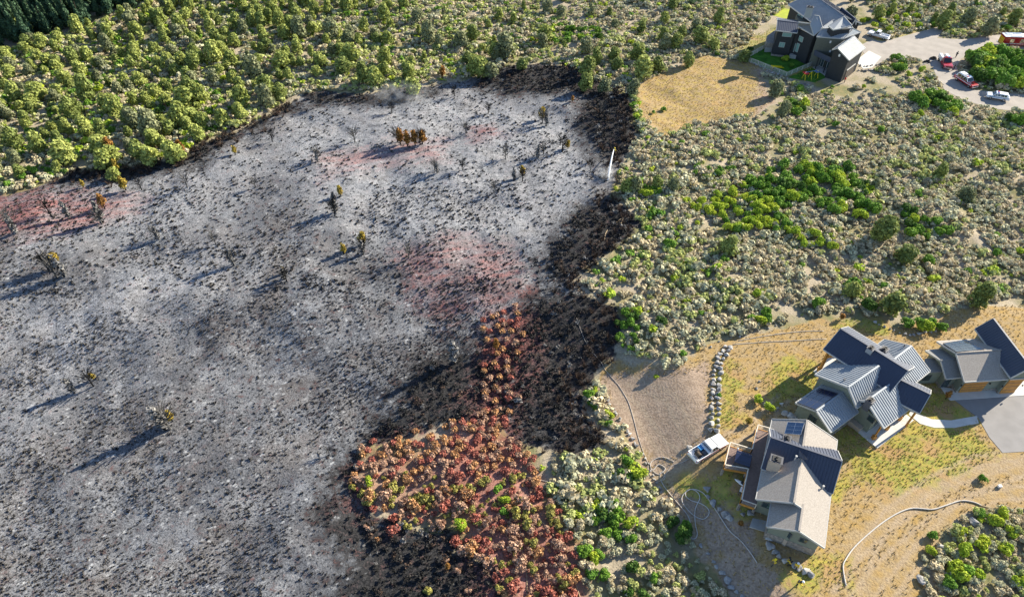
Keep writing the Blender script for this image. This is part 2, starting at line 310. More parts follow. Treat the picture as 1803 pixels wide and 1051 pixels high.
def attr(nm):
    t = N.new('ShaderNodeAttribute'); t.attribute_name = nm; s = N.new('ShaderNodeSeparateColor'); L.new(t.outputs['Color'], s.inputs[0])
    return s.outputs[0], s.outputs[1], s.outputs[2], t.outputs['Alpha']
bu, ch, re, ah = attr('zone_a'); ya, gr, di, tk = attr('zone_b')
nf = noise(3.2, 5); nm_ = noise(.8, 4); nl = noise(.12, 3); nxf = noise(9, 3)
def edge(v, k=.7, w=.12): return mapr(mth('ADD', v, mth('MULTIPLY', mth('SUBTRACT', mth('ADD', mth('MULTIPLY', nm_, .6), mth('MULTIPLY', nf, .4)), .5), k)), .5-w, .5+w)
mp = N.new('ShaderNodeMapping'); mp.vector_type = 'TEXTURE'; mp.inputs['Rotation'].default_value = (0, 0, SUN_AZ); mp.inputs['Scale'].default_value = (1.25, .8, 1); L.new(POS, mp.inputs[0])
vo = N.new('ShaderNodeTexVoronoi'); vo.inputs['Scale'].default_value = 1.05; vo.inputs['Randomness'].default_value = 1; L.new(mp.outputs[0], vo.inputs['Vector'])
spot = mapr(mth('ADD', vo.outputs['Distance'], mth('MULTIPLY', mth('SUBTRACT', nf, .5), .9)), (.16), .30, 1, 0)
soil = mix(mapr(nf, .35, .65), (.27, .225, .165), (.42, .355, .26))
soil = mix(mapr(nl, .45, .6), soil, mix(mapr(nm_, .4, .6), (.25, .21, .10), (.17, .17, .08)))
drygr = mix(mapr(nf, .38, .62), (.26, .18, .095), (.40, .30, .165)); drygr = mix(mapr(nm_, .42, .66), drygr, mix(nxf, (.42, .29, .10), (.28, .17, .065)))
dirt = mix(mapr(mth('ADD', mth('MULTIPLY', nf, .6), mth('MULTIPLY', nm_, .4)), .42, .58), (.26, .19, .135), (.38, .285, .21))
grn = mix(mapr(nm_, .4, .6), (.19, .25, .035), (.42, .37, .07)); grn = mix(mapr(nf, .38, .68), grn, (.30, .22, .07)); grn = mix(mapr(noise(.28, 3), .5, .62), grn, (.36, .23, .10))
trk = mix(mapr(nf, .35, .65), (.29, .22, .15), (.42, .33, .235))
y_ = mix(edge(di), drygr, dirt); y_ = mix(mth('MULTIPLY', edge(gr, 1.1), .85), y_, grn); y_ = mix(mth('MULTIPLY', mapr(tk, .1, .95), .9), y_, trk)
c = mix(edge(ya, .5), mix(mth('MULTIPLY', edge(gr), .6), soil, grn), y_)
nv = noise(6.5, 4, POS, .7); bc = mix(mapr(mth('ADD', mth('MULTIPLY', nf, .5), mth('MULTIPLY', nv, .5)), .40, .60), (.028, .03, .035), (.27, .275, .29))
bc = mix(mth('MULTIPLY', mapr(nl, .42, .64), .45), bc, mix(mapr(nv, .42, .58), (.07, .055, .045), (.24, .205, .175)))
ashm = mth('MAXIMUM', mth('MULTIPLY', ah, mapr(nm_, .38, .62, .15, .95)), mth('MULTIPLY', mapr(noise(.22, 4), .48, .68), .5))
big = mapr(noise(.045, 3), .38, .62); bc = mix(mth('MULTIPLY', mth('SUBTRACT', 1., big), .5), bc, (.05, .052, .06)); bc = mix(mth('MULTIPLY', ashm, mapr(nv, .40, .60, .2, .95)), bc, (.42, .425, .44))
bc = mix(mth('MULTIPLY', spot, mapr(noise(.35, 2), .42, .62, .05, .7)), bc, (.46, .46, .46))
rcol = mix(mapr(nf, .35, .65), (.18, .05, .045), (.38, .15, .13))
chc = mix(mapr(nf, .4, .7), (.012, .012, .013), (.05, .048, .048))
bc = mix(mth('MULTIPLY', mapr(mth('ADD', ch, mth('ADD', mth('MULTIPLY', mth('SUBTRACT', nm_, .5), 1.5), mth('MULTIPLY', mth('SUBTRACT', nf, .5), 1.2))), .2, .65), .95), bc, chc)
mp2 = N.new('ShaderNodeMapping'); mp2.vector_type = 'TEXTURE'; mp2.inputs['Rotation'].default_value = (0, 0, .35); mp2.inputs['Scale'].default_value = (5, .8, 1); L.new(POS, mp2.inputs[0])
strk = mapr(noise(.55, 4, mp2.outputs[0]), .42, .58, .35, 1)
rb = mth('MULTIPLY', mth('MULTIPLY', edge(re, 1.8, .42), strk), mapr(nv, .38, .56, .3, .95))
bc = mix(rb, bc, rcol)
c = mix(mth('MULTIPLY', edge(re, 1.2, .3), .75), c, rcol)
c = mix(edge(bu, .8), c, bc)
L.new(c, pb.inputs['Base Color'])
bp = N.new('ShaderNodeBump'); bp.inputs['Strength'].default_value = .7; bp.inputs['Distance'].default_value = .12; L.new(mth('ADD', nf, mth('MULTIPLY', nxf, .4)), bp.inputs['Height']); L.new(bp.outputs[0], pb.inputs['Normal'])

# ------------------------------------------------------------ plants
def ellip(n, rng):
    v = rng.normal(size=(n, 3)); return v/np.linalg.norm(v, axis=1)[:, None]
def leaves(C, Rr, n, size, rng, flat=.0, lowcut=-.35, depth=.35, jit=.55):
    """leaf-sized quads spread over lobes: C (k,3) centres, Rr (k,3) radii"""
    C = np.asarray(C, float); Rr = np.asarray(Rr, float); k = len(C); wgt = Rr.prod(1)**(2/3); idx = rng.choice(k, n, p=wgt/wgt.sum())
    d = ellip(n, rng); m = d[:, 2] < lowcut; d[m, 2] *= -1
    r = 1-depth*rng.random(n)**1.6
    P = C[idx]+d*Rr[idx]*r[:, None]
    nn = d/Rr[idx]; nn /= np.linalg.norm(nn, axis=1)[:, None]; nn = nn+rng.normal(size=(n, 3))*jit; nn /= np.linalg.norm(nn, axis=1)[:, None]
    a = np.cross(nn, rng.normal(size=(n, 3))); a /= np.linalg.norm(a, axis=1)[:, None]; b = np.cross(nn, a)
    s = size*(.6+.8*rng.random(n))[:, None]
    V = np.stack([P-a*s*.5-b*s*.35, P+a*s*.5-b*s*.5, P+a*s*.35+b*s*.5, P-a*s*.5+b*s*.4], 1).reshape(-1, 3)
    return V, np.arange(4*n).reshape(-1, 4)
def lobes_shrub(rng, k, w, h):
    a = rng.random(k)*6.283; q = np.sqrt(rng.random(k))*w*.55
    C = np.stack([np.cos(a)*q, np.sin(a)*q, h*(.35+.3*rng.random(k))], 1); Rr = np.stack([w*(.35+.2*rng.random(k))]*2+[h*(.3+.2*rng.random(k))], 1)
    return C, Rr
def lobes_tree(rng, k, w, h, z0=.12, cone=.5):
    t = np.linspace(0, 1, k)+rng.normal(size=k)*.05; t = np.clip(t, 0, 1); a = rng.random(k)*6.283
    wid = w*(1-cone*t)*(.45+.55*np.clip(t*5, 0, 1)); q = wid*.5*rng.random(k)**.5*(1-t*.5)
    C = np.stack([np.cos(a)*q, np.sin(a)*q, h*(z0+(1-z0-.12)*t)], 1); s = wid*(.5+.25*rng.random(k))
    return C, np.stack([s, s, h*.15*(.8+.5*rng.random(k))+s*.25], 1)
def trunk_mb(h, r, limbs, rng, spread=.5, up=.5):
    m = MB(); m.tube([(0, 0, -.15), (.03*h*rng.normal()*.3, 0, h*.4), (rng.normal()*.03*h, rng.normal()*.03*h, h)], r, 6, r2=r*.25)
    for i in range(limbs):
        z = h*(.15+.7*i/max(1, limbs)); a = rng.random()*6.283; l = h*spread*(.6+.5*rng.random())*(1-.5*i/max(1, limbs))
        m.tube([(0, 0, z), (math.cos(a)*l*.5, math.sin(a)*l*.5, z+l*up*.5), (math.cos(a)*l, math.sin(a)*l, z+l*up*1.2)], r*.45, 4, r2=r*.12)
    return m
PROTO = {}
def make_proto(key, name, crowns, trunk=None, partname='crown'):
    e = bpy.data.objects.new(name, None); ks = []
    for V, Fq, m in crowns: ks.append((partname, npmesh(partname, V, Fq, m)))
    o_list = []
    for pn, me in ks:
        o = bpy.data.objects.new(pn, me); o_list.append(o)
    if trunk:
        me = bpy.data.meshes.new('trunk'); me.from_pydata(trunk[0].v, [], trunk[0].f); me.materials.append(trunk[1]); me.update(); o_list.append(bpy.data.objects.new(trunk[2], me))
    PROTO.setdefault(key, []).append((name, o_list))
def plant(key, v, x, y, sc, label, cat, group, rz=None, z=None, sz=None):
    name, ol = PROTO[key][v % len(PROTO[key])]
    zz = float(T(x, y)) if z is None else z
    e = empty(name, (x, y, zz), random.random()*6.28 if rz is None else rz, label, cat, group); e.scale = (sc, sc, sz or sc)
    for o in ol:
        c = o.copy(); COL.objects.link(c); c.parent = e
    return e
def single(key, v, x, y, sc, label, cat, group, sz=None):
    """a plant whose crown and stems are one mesh"""
    name, me = PROTO[key][v % len(PROTO[key])]
    o = link(name, me); o.location = (x, y, float(T(x, y))); o.rotation_euler = (0, 0, random.random()*6.28); o.scale = (sc, sc, sz or sc*(.85+.3*random.random()))
    return tag(o, label, cat, group)
rg = np.random.default_rng(5)
RAW = {}
def shrub_raw(rng, w, h, n, size, k=5, **kw):
    C, Rr = lobes_shrub(rng, k, w, h); Rr = Rr*(.7+.6*rng.random((k, 1))); C[:, :2] *= 1.2; return leaves(C, Rr, n, size, rng, **kw)
def stems(rng, w, h, n=6):
    m = MB()
    for i in range(n):
        a = rng.random()*6.283; q = w*(.3+.4*rng.random()); m.tube([(0, 0, -.05), (math.cos(a)*q*.5, math.sin(a)*q*.5, h*.35), (math.cos(a)*q, math.sin(a)*q, h*.75)], .03, 4, r2=.01)
    return m
def add_single(key, name, V, Fq, m):
    PROTO.setdefault(key, []).append((name, npmesh(name, V, Fq, m)))
for v in range(4):
    for key, mm in (('sage', 'sage'), ('sage_t', 'sage2'), ('sage_g', 'sageg')): add_single(key, 'sagebrush', *shrub_raw(rg, .62, .72, 330, .13, 6), M[mm])
    for key, mm in (('ret_p', 'ret'), ('ret_o', 'reto'), ('ret_w', 'retp'), ('ret_y', 'rety')): add_single(key, 'coated_shrub', *shrub_raw(rg, .6, .75, 330, .13, 6), M[mm])
    for key, mm in (('oak', 'oak'), ('oak_y', 'oaky'), ('oak_d', 'oakd')):
        V, Fq = shrub_raw(rg, .95, 1.25, 900, .17, 10, depth=.3)
        make_proto(key, 'oak_shrub', [(V, Fq, M[mm])], (stems(rg, .8, 1.0), M['bark'], 'stem'), 'foliage')
    for key, mm in (('jun', 'jun'), ('jun_y', 'juny'), ('jun_g', 'jung')):
        C, Rr = lobes_tree(rg, 12, 1.08, 2.1, .14, .30); V, Fq = leaves(C, Rr, 1500, .17, rg, lowcut=-.6, depth=.4)
        make_proto(key, 'juniper_tree', [(V, Fq, M[mm])], (trunk_mb(1.7, .10, 5, rg, .35), M['bark'], 'trunk'))
    C, Rr = lobes_tree(rg, 16, .9, 4.6, .05, .85); Rr[:, 2] *= .7; V, Fq = leaves(C, Rr, 1500, .2, rg, depth=.5)
    make_proto('con', 'conifer_tree', [(V, Fq, M['con'])], (trunk_mb(4.4, .11, 6, rg, .12, .1), M['bark'], 'trunk'))
    for key, mm in (('scor', 'scor'), ('scor_y', 'scory')):
        C, Rr = lobes_tree(rg, 7, .8, 2.1, .3, .4); V, Fq = leaves(C, Rr, 420, .16, rg, lowcut=-.8, depth=.7, jit=.9)
        make_proto(key, 'scorched_juniper', [(V, Fq, M[mm])], (trunk_mb(1.9, .09, 9, rg, .42), M['charred'], 'trunk'))
    C, Rr = lobes_tree(rg, 8, .55, 2.2, .15, .5); V, Fq = leaves(C, Rr, 330, .15, rg, lowcut=-.8, depth=.8, jit=1.0)
    make_proto('shadow_jun', 'shadow_juniper', [(V, Fq, M['asht'])], (trunk_mb(2.1, .09, 12, rg, .3), M['charred'], 'trunk'))  # extra burnt tree, shaped for the long shadow it casts
    t = trunk_mb(2.0, .085, 13, rg, .42, .75)
    for i in range(60):
        a = rg.random()*6.283; q = .25+.5*rg.random(); z = .7+1.1*rg.random(); t.tube([(math.cos(a)*q*.5, math.sin(a)*q*.5, z), (math.cos(a)*q*1.3, math.sin(a)*q*1.3, z+.45)], .026, 3, r2=.012)
    t2 = MB(); t2.v = t.v; t2.f = t.f; me = bpy.data.meshes.new('burnt_tree'); me.from_pydata(t.v, [], t.f); me.materials.append(M['ashw' if v % 2 else 'charred']); me.update()
    PROTO.setdefault('burnt', []).append(('burnt_tree', me))
    s = MB()
    for i in range(40):
        a = rg.random()*6.283; q = .3+.5*rg.random(); s.tube([(math.cos(a)*.1, math.sin(a)*.1, 0), (math.cos(a)*q*.6, math.sin(a)*q*.6, .4+.2*rg.random()), (math.cos(a)*q, math.sin(a)*q, .6+.5*rg.random())], .022, 3, r2=.008)
    me = bpy.data.meshes.new('singed_shrub'); me.from_pydata(s.v, [], s.f); me.materials.append(M['brush']); me.update(); PROTO.setdefault('singed', []).append(('singed_shrub', me))

def scatter(P, space, seed=0, jitter=.8, frame=150):
    """jittered lattice inside a world polygon, kept to what the photograph could see"""
    rng = np.random.default_rng(seed); lo = P.min(0); hi = P.max(0)
    gx = np.arange(lo[0], hi[0], space); gy = np.arange(lo[1], hi[1], space*.87); A, B = np.meshgrid(gx, gy); A = A+(np.arange(len(gy)) % 2)[:, None]*space/2
    A = A.ravel()+(rng.random(A.size)-.5)*space*jitter; B = B.ravel()+(rng.random(B.size)-.5)*space*jitter
    px, py = PX(A, B, 0); k = (px > -frame) & (px < 1803+frame) & (py > -frame) & (py < 1051+frame) & (sdist(P, A, B) > 0)
    return A[k], B[k]
def merged(name, items, raws, mats, label, kind='stuff'):
    """one mesh made of many plants: items = (x, y, scale, variant, material index)"""
    Vs = []; Fs = []; mi = []; b = 0; rng = np.random.default_rng(3)
    for x, y, s, v, m in items:
        V, Fq = raws[v % len(raws)]; a = rng.random()*6.283; c_, s_ = math.cos(a), math.sin(a)
        W = np.stack([(V[:, 0]*c_-V[:, 1]*s_)*s+x, (V[:, 0]*s_+V[:, 1]*c_)*s+y, V[:, 2]*s*(.8+.4*rng.random())+float(T(x, y))], 1)
        Vs.append(W); Fs.append(Fq+b); mi.append(np.full(len(Fq), m)); b += len(V)
    me = npmesh(name, np.concatenate(Vs), np.concatenate(Fs), [M[q] for q in mats]); me.polygons.foreach_set('material_index', np.concatenate(mi).astype(np.int32)); me.update()
    return tag(link(name, me), label, None, None, kind)
LM = [(1243, 792, 'the white pickup'), (1400, 850, 'the grey shingle house'), (1540, 660, 'the ribbed metal roof house'), (1720, 640, 'the garage building'), (1440, 70, 'the black house'), (1696, 148, 'the red crew vehicle'), (1785, 75, 'the fire engine'), (1264, 680, 'the long boulder wall'), (1100, 760, 'the stone row of the bare dirt terrace'), (1225, 160, 'the dry straw field'), (725, 240, 'the scorched orange clump'), (1072, 295, 'the water jet'), (710, 175, 'the smoke wisp'), (1440, 330, 'the big green thicket'), (880, 870, 'the red-coated lobe'), (1700, 960, 'the boulders by the white hose'), (60, 30, 'the dark conifer stand'), (180, 360, 'the pink-stained far left ground'), (450, 200, 'the upper burn edge'), (250, 290, 'the far left burn edge'), (900, 115, 'the top of the burn'), (600, 80, 'the middle of the woodland'), (300, 120, 'the dense left woodland'), (1330, 570, 'the yard corner'), (1600, 440, 'the middle of the right sagebrush flat'), (1250, 440, 'the near edge of the sagebrush flat'), (1500, 240, 'the far edge of the sagebrush flat'), (1100, 500, 'the burn\'s right edge'), (1120, 940, 'the shaded slope below the stone row'), (1200, 60, 'the woodland left of the black house'), (1060, 30, 'the top right of the woodland')]
def where(x, y, z=0):
    px, py = PX(x, y, z); q = min(LM, key=lambda l: (l[0]-px)**2+((l[1]-py)*1.3)**2); dx, dy = px-q[0], (py-q[1])*1.3
    d = math.hypot(dx, dy); a = math.degrees(math.atan2(-dy, dx)) % 360
    t = ['right of', 'above and right of', 'above', 'above and left of', 'left of', 'below and left of', 'below', 'below and right of'][int((a+22.5)//45) % 8]
    n = '' if d > 130 else ('just ' if d < 60 else '')
    return n+t+' '+q[2]
WDNOT = []     # areas kept free of plants, filled as things are placed
# ------------------------------------------------------------ buildings
def part(mb, name, m, P, **k):
    o = mb.build(name, m, P, **k); o.location = (-P.location.x, -P.location.y, -P.location.z) if P.type == 'EMPTY' else (0, 0, 0); return o
def RP(px, py, p0, nrm):
    d = ray(px, py); o = np.array([0, 0, CAMH]); t = ((p0-o)@nrm)/(d@nrm); return o+d*t
class Gable: pass
def gable(P, c0, c1, l0, r0, zr, ze, rm, wm, zb=-.3, ribs=False, ov=.45, th=.18, rmR=None, walls=True, base=None, trim='trim', ze2=None, nofar=False, norake=False):
    if nofar: c1 = tuple(c1)
    g = Gable(); C0 = U(*c0, zr); C1 = U(*c1, zr); d = C1-C0; ln = np.linalg.norm(d); dh = d/ln
    perp = np.array([-dh[1], dh[0], 0])
    def sq(E0):      # keep the eave square to the ridge
        k = (E0-C0)@perp; q = C0+perp*k; q[2] = E0[2]; return q
    if l0 is None: R0 = sq(U(*r0, ze)); L0 = C0*2-R0; L0[2] = ze
    elif r0 is None: L0 = sq(U(*l0, ze)); R0 = C0*2-L0; R0[2] = ze
    else: L0 = sq(U(*l0, ze)); R0 = sq(U(*r0, ze2 or ze))
    L1 = L0+d; R1 = R0+d; g.C0, g.C1, g.L0, g.L1, g.R0, g.R1 = C0, C1, L0, L1, R0, R1
    m = MB(); m.cur = 0; m.slab([C0, C1, L1, L0], th); m.cur = 1; m.slab([C0, R0, R1, C1], th)
    if ribs:
        for j, (A, B) in enumerate(((C0, L0), (C0, R0))):
            m.cur = j; k = int(ln/.42); nr = np.cross(B-A, d); nr /= np.linalg.norm(nr); nr *= np.sign(nr[2])
            for i in range(k+1):
                o = dh*(ln*i/k*.985+.03)+nr*.035
                m.bar(A+o, B+o, .055, .06, up=tuple(nr))
    rf = part(m, 'roof', [M[rm], M[rmR or rm]], P)
    t = MB(); t.bar(C0-dh*.02+[0, 0, .05], C1+dh*.02+[0, 0, .05], .26, .07); part(t, 'ridge_cap', M[rm], rf)
    t = MB()
    for A, B in ([(C0, L0)] if norake else [(C0, L0), (C0, R0)])+([] if nofar else [(C1, L1), (C1, R1)]):
        o = -dh*.05 if A is C0 else dh*.05; t.bar(A+o+[0, 0, -.1], B+o+[0, 0, -.1], .09, .3)
    for A, B in ((L0, L1), (R0, R1)):
        q = (A-C0); q[2] = 0; q = q-dh*(q@dh); q /= np.linalg.norm(q); t.bar(A+q*.06+[0, 0, -.12], B+q*.06+[0, 0, -.12], .1, .24)
    part(t, 'fascia', M[trim], rf)
    if walls:
        def ins(E):
            q = E-C0; hl = math.hypot(q[0], q[1]); f = (hl-ov)/hl; p = C0+q*f; p[2] -= th+.02; return p
        l0_, r0_ = ins(L0)+dh*ov, ins(R0)+dh*ov; D = dh*(ln-2*ov); c0_ = C0+dh*ov-[0, 0, th+.02]
        V = [l0_*[1, 1, 0]+[0, 0, zb], r0_*[1, 1, 0]+[0, 0, zb], r0_, c0_, l0_]; V2 = [v+D for v in V]
        m = MB(); m.add(V+V2, [(0, 1, 2, 3, 4), (9, 8, 7, 6, 5), (0, 5, 6, 1), (1, 6, 7, 2), (4, 9, 5, 0), (3, 8, 9, 4), (2, 7, 8, 3)])
        g.wall = part(m, 'wall', M[wm], P); g.w = V; g.w2 = V2
        if base:
            m = MB(); c_ = sum(V[:2]+V2[:2])/4
            q = [V[0], V[1], V2[1], V2[0]]; q = [c_+(v-c_)*(1+.06/np.linalg.norm(v-c_)*1.4) for v in q]; m.hexa([v*[1, 1, 0]+[0, 0, zb] for v in q], [v*[1, 1, 0]+[0, 0, base] for v in q]); part(m, 'wall_base', M['stone'], P)
    return g
def win(P, A, B, px, py, w_, h_, gl='glass', fr='fascia', name='window', z=None):
    """window (frame > pane) where the sight line meets the vertical wall through A and B"""
    A = np.array(A, float); B = np.array(B, float); t = (B-A)*[1, 1, 0]; t /= np.linalg.norm(t); nn = np.array([-t[1], t[0], 0])
    if nn @ (np.array([0, 0, CAMH])-A) < 0: nn = -nn
    c = RP(px, py, A, nn) if z is None else (A+(B-A)*px)*[1, 1, 0]+[0, 0, z]
    a = math.atan2(t[1], t[0]); m = MB(); m.box(c+nn*.03, (w_+.18, .10, h_+.18), a); f = part(m, name, M[fr], P)
    m = MB(); m.box(c+nn*.07, (w_, .06, h_), a); m.build('pane', M[gl], f)
    if w_ > 1.2:
        m = MB(); m.box(c+nn*.11, (.07, .04, h_), a); m.build('mullion', M[fr], f)
    return c
def nrm3(a, b, c):
    q = np.cross(b-a, c-a); q /= np.linalg.norm(q); return q*np.sign(q[2])
def panel(P, g, side, pix, m, name='solar_panel', lift=.14, split=0):
    A = g.C0; B = g.C1; E = g.L0 if side == 'L' else g.R0; nn = nrm3(A, B, E); q = [RP(px, py, A+nn*lift, nn) for px, py in pix]
    mb = MB(); n_ = len(q); mb.add([p+nn*.04 for p in q]+[p-nn*.04 for p in q], [tuple(range(n_)), tuple(range(2*n_-1, n_-1, -1))]+[(i, i+n_, (i+1) % n_+n_, (i+1) % n_) for i in range(n_)])
    o = part(mb, name, M[m], P)
    fr = MB()
    for i in range(n_): fr.bar(q[i], q[(i+1) % n_], .05, .12, up=tuple(nn))
    if split:
        for k in range(1, split):
            f = k/split; fr.bar(q[0]*(1-f)+q[1]*f+nn*.03, q[3]*(1-f)+q[2]*f+nn*.03, .035, .05, up=tuple(nn))
    for f in (.33, .66) if split else (): fr.bar(q[0]*(1-f)+q[3]*f+nn*.03, q[1]*(1-f)+q[2]*f+nn*.03, .035, .05, up=tuple(nn))
    fr.build('frame', M['chrome' if split < 3 else 'dgrey'], o); return o
def chimney(P, px, py, zt, zb, w_, d_, a, m='beige', hollow=True):
    c = U(px, py, zt); mb = MB(); mb.box((c[0], c[1], (zt+zb)/2), (w_, d_, zt-zb), a); o = part(mb, 'chimney', M[m], P)
    mb = MB(); mb.box((c[0], c[1], zt+.05), (w_+.16, d_+.16, .08), a); mb.build('chimney_cap', M['dgrey'], o)
    mb = MB(); mb.box((c[0], c[1], zt+.14), (w_*.75, d_*.75, .07), a)
    for sx in (-1, 1): mb.tube([(c[0]+math.cos(a)*w_*.2*sx, c[1]+math.sin(a)*w_*.2*sx, zt+.1), (c[0]+math.cos(a)*w_*.2*sx, c[1]+math.sin(a)*w_*.2*sx, zt+.4)], .13, 8)
    mb.build('flue', M['blk'], o)
def vent(P, px, py, z, h=.5, m='trim'):
    c = U(px, py, z); mb = MB(); mb.tube([(c[0], c[1], z-.3), (c[0], c[1], z+h)], .09, 8); mb.tube([(c[0], c[1], z+h), (c[0], c[1], z+h+.12)], .15, 8); part(mb, 'vent_pipe', M[m], P)
z3 = lambda X, Y: (1250+X/5.533, 720+Y/5.533)
z4 = lambda X, Y: (1280+X/5.23, 850+Y/5.23)
z1 = lambda X, Y: (1380+X/4.779, 560+Y/4.779)
z2 = lambda X, Y: (1600+X/5.256, 540+Y/5.256)
z5 = lambda X, Y: (1300+X/6.935, Y/6.935)

# --- grey shingle house with deck
LH = empty('shingle_house', U(1400, 830, 0), 0, 'grey shingle house with railed deck on its left and dark metal cross gable', 'house')
ZE, ZR = 3.7, 5.9
g = gable(LH, z3(820, 910), z3(948, 108), z3(450, 880), z3(1165, 925), ZR, ZE, 'shing', 'green', zb=-1.6, base=.0, ov=.5, norake=True)
nR = nrm3(g.C0, g.C1, g.R0); wc0 = RP(*z4(665, 440), g.C0, nR); wr0 = g.R0.copy(); dR = (g.C0-g.C1)/np.linalg.norm(g.C0-g.C1)
lw = (wc0-g.C0)@dR; wr = g.R0+dR*lw; wc1 = wc0-dR*(lw+.6)
gw = gable(LH, PX(*wc0), PX(*wc1), None, PX(*wr), wc0[2]+.004, ZE+.004, 'shing', 'green', zb=-.6, base=1.5, ov=.5, nofar=True)
# cross gable in dark metal: ridge square to the main one
xa = U(*z3(575, 345), 5.9); xb = U(*z3(1225, 562), 5.0)
dm = (g.C1-g.C0); dm /= np.linalg.norm(dm); pm = np.array([-dm[1], dm[0], 0])
def cross(P, s0, s1, along, half, zr, ze, rm, ribs, zb, eh=None):
    """gable across the main one; s0, s1 = signed distance from the main ridge, along = distance from its near end"""
    c = g.C0*[1, 1, 0]+dm*along; q0 = c+pm*s0+[0, 0, zr]; q1 = c+pm*s1+[0, 0, zr]; e = c+pm*s0-dm*half+[0, 0, ze]
    return gable(P, PX(*q0), PX(*q1), None, PX(*e), zr, ze, rm, 'green', zb=zb, ribs=ribs, ov=.35)
WL = abs((g.L0-g.C0)@pm); WR = abs((g.R0-g.C0)@pm)
gx = cross(LH, WL+.15, -WR-.15, 8.3, 3.55, ZR+.75, ZE+.25, 'metn', True, -.3)
panel(LH, g, 'L', [z3(760, 128), z3(920, 138), z3(885, 250), z3(728, 236)], 'solarb', 'roof_solar_panel', .5, 2)
chimney(LH, *z3(752, 285), 6.6, 4.2, .95, .95, R(67), 'fascia')
chimney(LH, *z3(650, 490), 6.5, 4.2, 1.1, 1.5, R(67), 'beige')
# small dormer by the ridge
dq = U(*z3(905, 440), 7.0); m = MB(); m.add([U(*z3(868, 395), 7.2), U(*z3(960, 490), 6.7), U(*z3(862, 462), 6.3), U(*z3(925, 492), 6.2), U(*z3(905, 440), 6.1)], [(0, 1, 3, 2), (0, 2, 4), (1, 4, 3), (0, 4, 1), (2, 3, 4)]); part(m, 'ridge_dormer', M['metn'], LH)
vent(LH, *z3(832, 480), 6.2); vent(LH, *z4(632, 240), 4.4); vent(LH, *z3(1095, 770), 4.3)
win(LH, g.w[0], g.w[1], *z4(362, 205), 1.0, .95); win(LH, g.w[0], g.w[1], *z4(410, 218), 1.0, .95, 'glassg')
# faceted corner of the near wing with its long window
wq = gw.w; A_ = U(*z4(440, 375), 1.3); B_ = U(*z4(545, 585), 1.3); C_ = U(*z4(560, 520), 3.0)
win(LH, wq[0], wq[1], *z4(702, 527), .8, .8)
bay = [U(*z4(428, 470), -.1), U(*z4(525, 588), -.1), gw.w[0]*[1, 1, 0]+(gw.w[1]-gw.w[0])*.35, gw.w2[0]*[1, 1, 0]]
m = MB(); bb = [p*[1, 1, 0]+[0, 0, -.6] for p in bay]; bt = [p*[1, 1, 0]+[0, 0, 1.5] for p in bay]; m.hexa(bb, bt); part(m, 'bay_base', M['beige'], LH)
bt2 = [p*[1, 1, 0]+[0, 0, 3.35] for p in bay]; bi = sum(bt)/4; f_ = lambda p: bi*[1, 1, 0]+(p-bi)*[1, 1, 0]*.97
m = MB(); m.hexa([f_(p)+[0, 0, 1.5] for p in bt], [f_(p)+[0, 0, 3.35] for p in bt]); part(m, 'bay_wall', M['green'], LH)
win(LH, f_(bt[0]), f_(bt[1]), *z4(520, 415), 2.6, 1.0)
m = MB(); q_ = g.C0+(g.R0-g.C0)*(((wc0-g.C0)@pm)/((g.R0-g.C0)@pm)*.94); m.bar(g.C0-dm*.05+[0, 0, -.1], q_-dm*.05+[0, 0, -.1], .09, .3); part(m, 'fascia', M['trim'], LH)
# entry patio slab and its step
m = MB(); m.slab([U(*z4(238, 322), .05), U(*z4(420, 360), .05), U(*z4(392, 462), .05), U(*z4(210, 400), .05)], .9); part(m, 'patio_slab', M['concd'], LH)
m = MB(); q = g.w; m.box(q[0]*[1, 1, 0]+(q[1]-q[0])*[.36, .36, 0]+[0, 0, 1.1]-dm*[.05, .05, 0], (.95, .08, 2.1), math.atan2(*(q[1]-q[0])[[1, 0]])); part(m, 'entry_door', M['green'], LH)
# deck
DZ = 1.35
rail = [z3(585, 185), z3(470, 152), z3(415, 388), z3(200, 322), z3(148, 540), z3(374, 580), z3(312, 880), z3(455, 930)]
Q = [U(*p, DZ+1.0) for p in rail]; Fl = [p*[1, 1, 0]+[0, 0, DZ] for p in Q]
inner0 = g.w2[0]*[1, 1, 0]; inner1 = g.w[0]*[1, 1, 0]
m = MB(); m.slab([Q[0]*[1, 1, 0]+[0, 0, DZ], Fl[1], Fl[2], Fl[5], Fl[6], Fl[7], inner1+dm*.3-pm*.3+[0, 0, DZ], inner0-dm*1.0-pm*.3+[0, 0, DZ]], .25); dk = part(m, 'deck', M['deck'], LH)
m = MB(); m.slab([Fl[2]-[0, 0, .004], Fl[3]-[0, 0, .004], Fl[4]-[0, 0, .004], Fl[5]-[0, 0, .004]], .25); m.build('deck_platform', M['deck'], dk)
m = MB()
for i in range(7): m.bar(Fl[i]-[0, 0, .16], Fl[i+1]-[0, 0, .16], .1, .42)
m.build('timber_beam', M['wood'], dk)
m = MB()
for i in range(7):
    a, b = Q[i], Q[i+1]; m.bar(a, b, .13, .07); n_ = max(1, int(np.linalg.norm(b-a)/1.6))
    for k in range(n_+1): p = a+(b-a)*k/n_; m.bar(p-[0, 0, 1.0], p, .09)
    for h in (.2, .4, .6, .8): m.bar(a-[0, 0, h], b-[0, 0, h], .015)
part(m, 'deck_railing', M['deckt'], LH)
for i in range(8): m = MB(); p = Fl[i]; m.bar(p*[1, 1, 0]+[0, 0, float(T(p[0], p[1]))-.2], p-[0, 0, .3], .28); part(m, 'deck_post', M['stone'], LH)
m = MB(); k = [U(*z3(110, 615), -1.0), U(*z3(345, 668), -.9), U(*z3(390, 545), -.6), U(*z3(165, 520), -.8)]; m.slab(k, .8); part(m, 'lower_patio', M['concd'], LH)
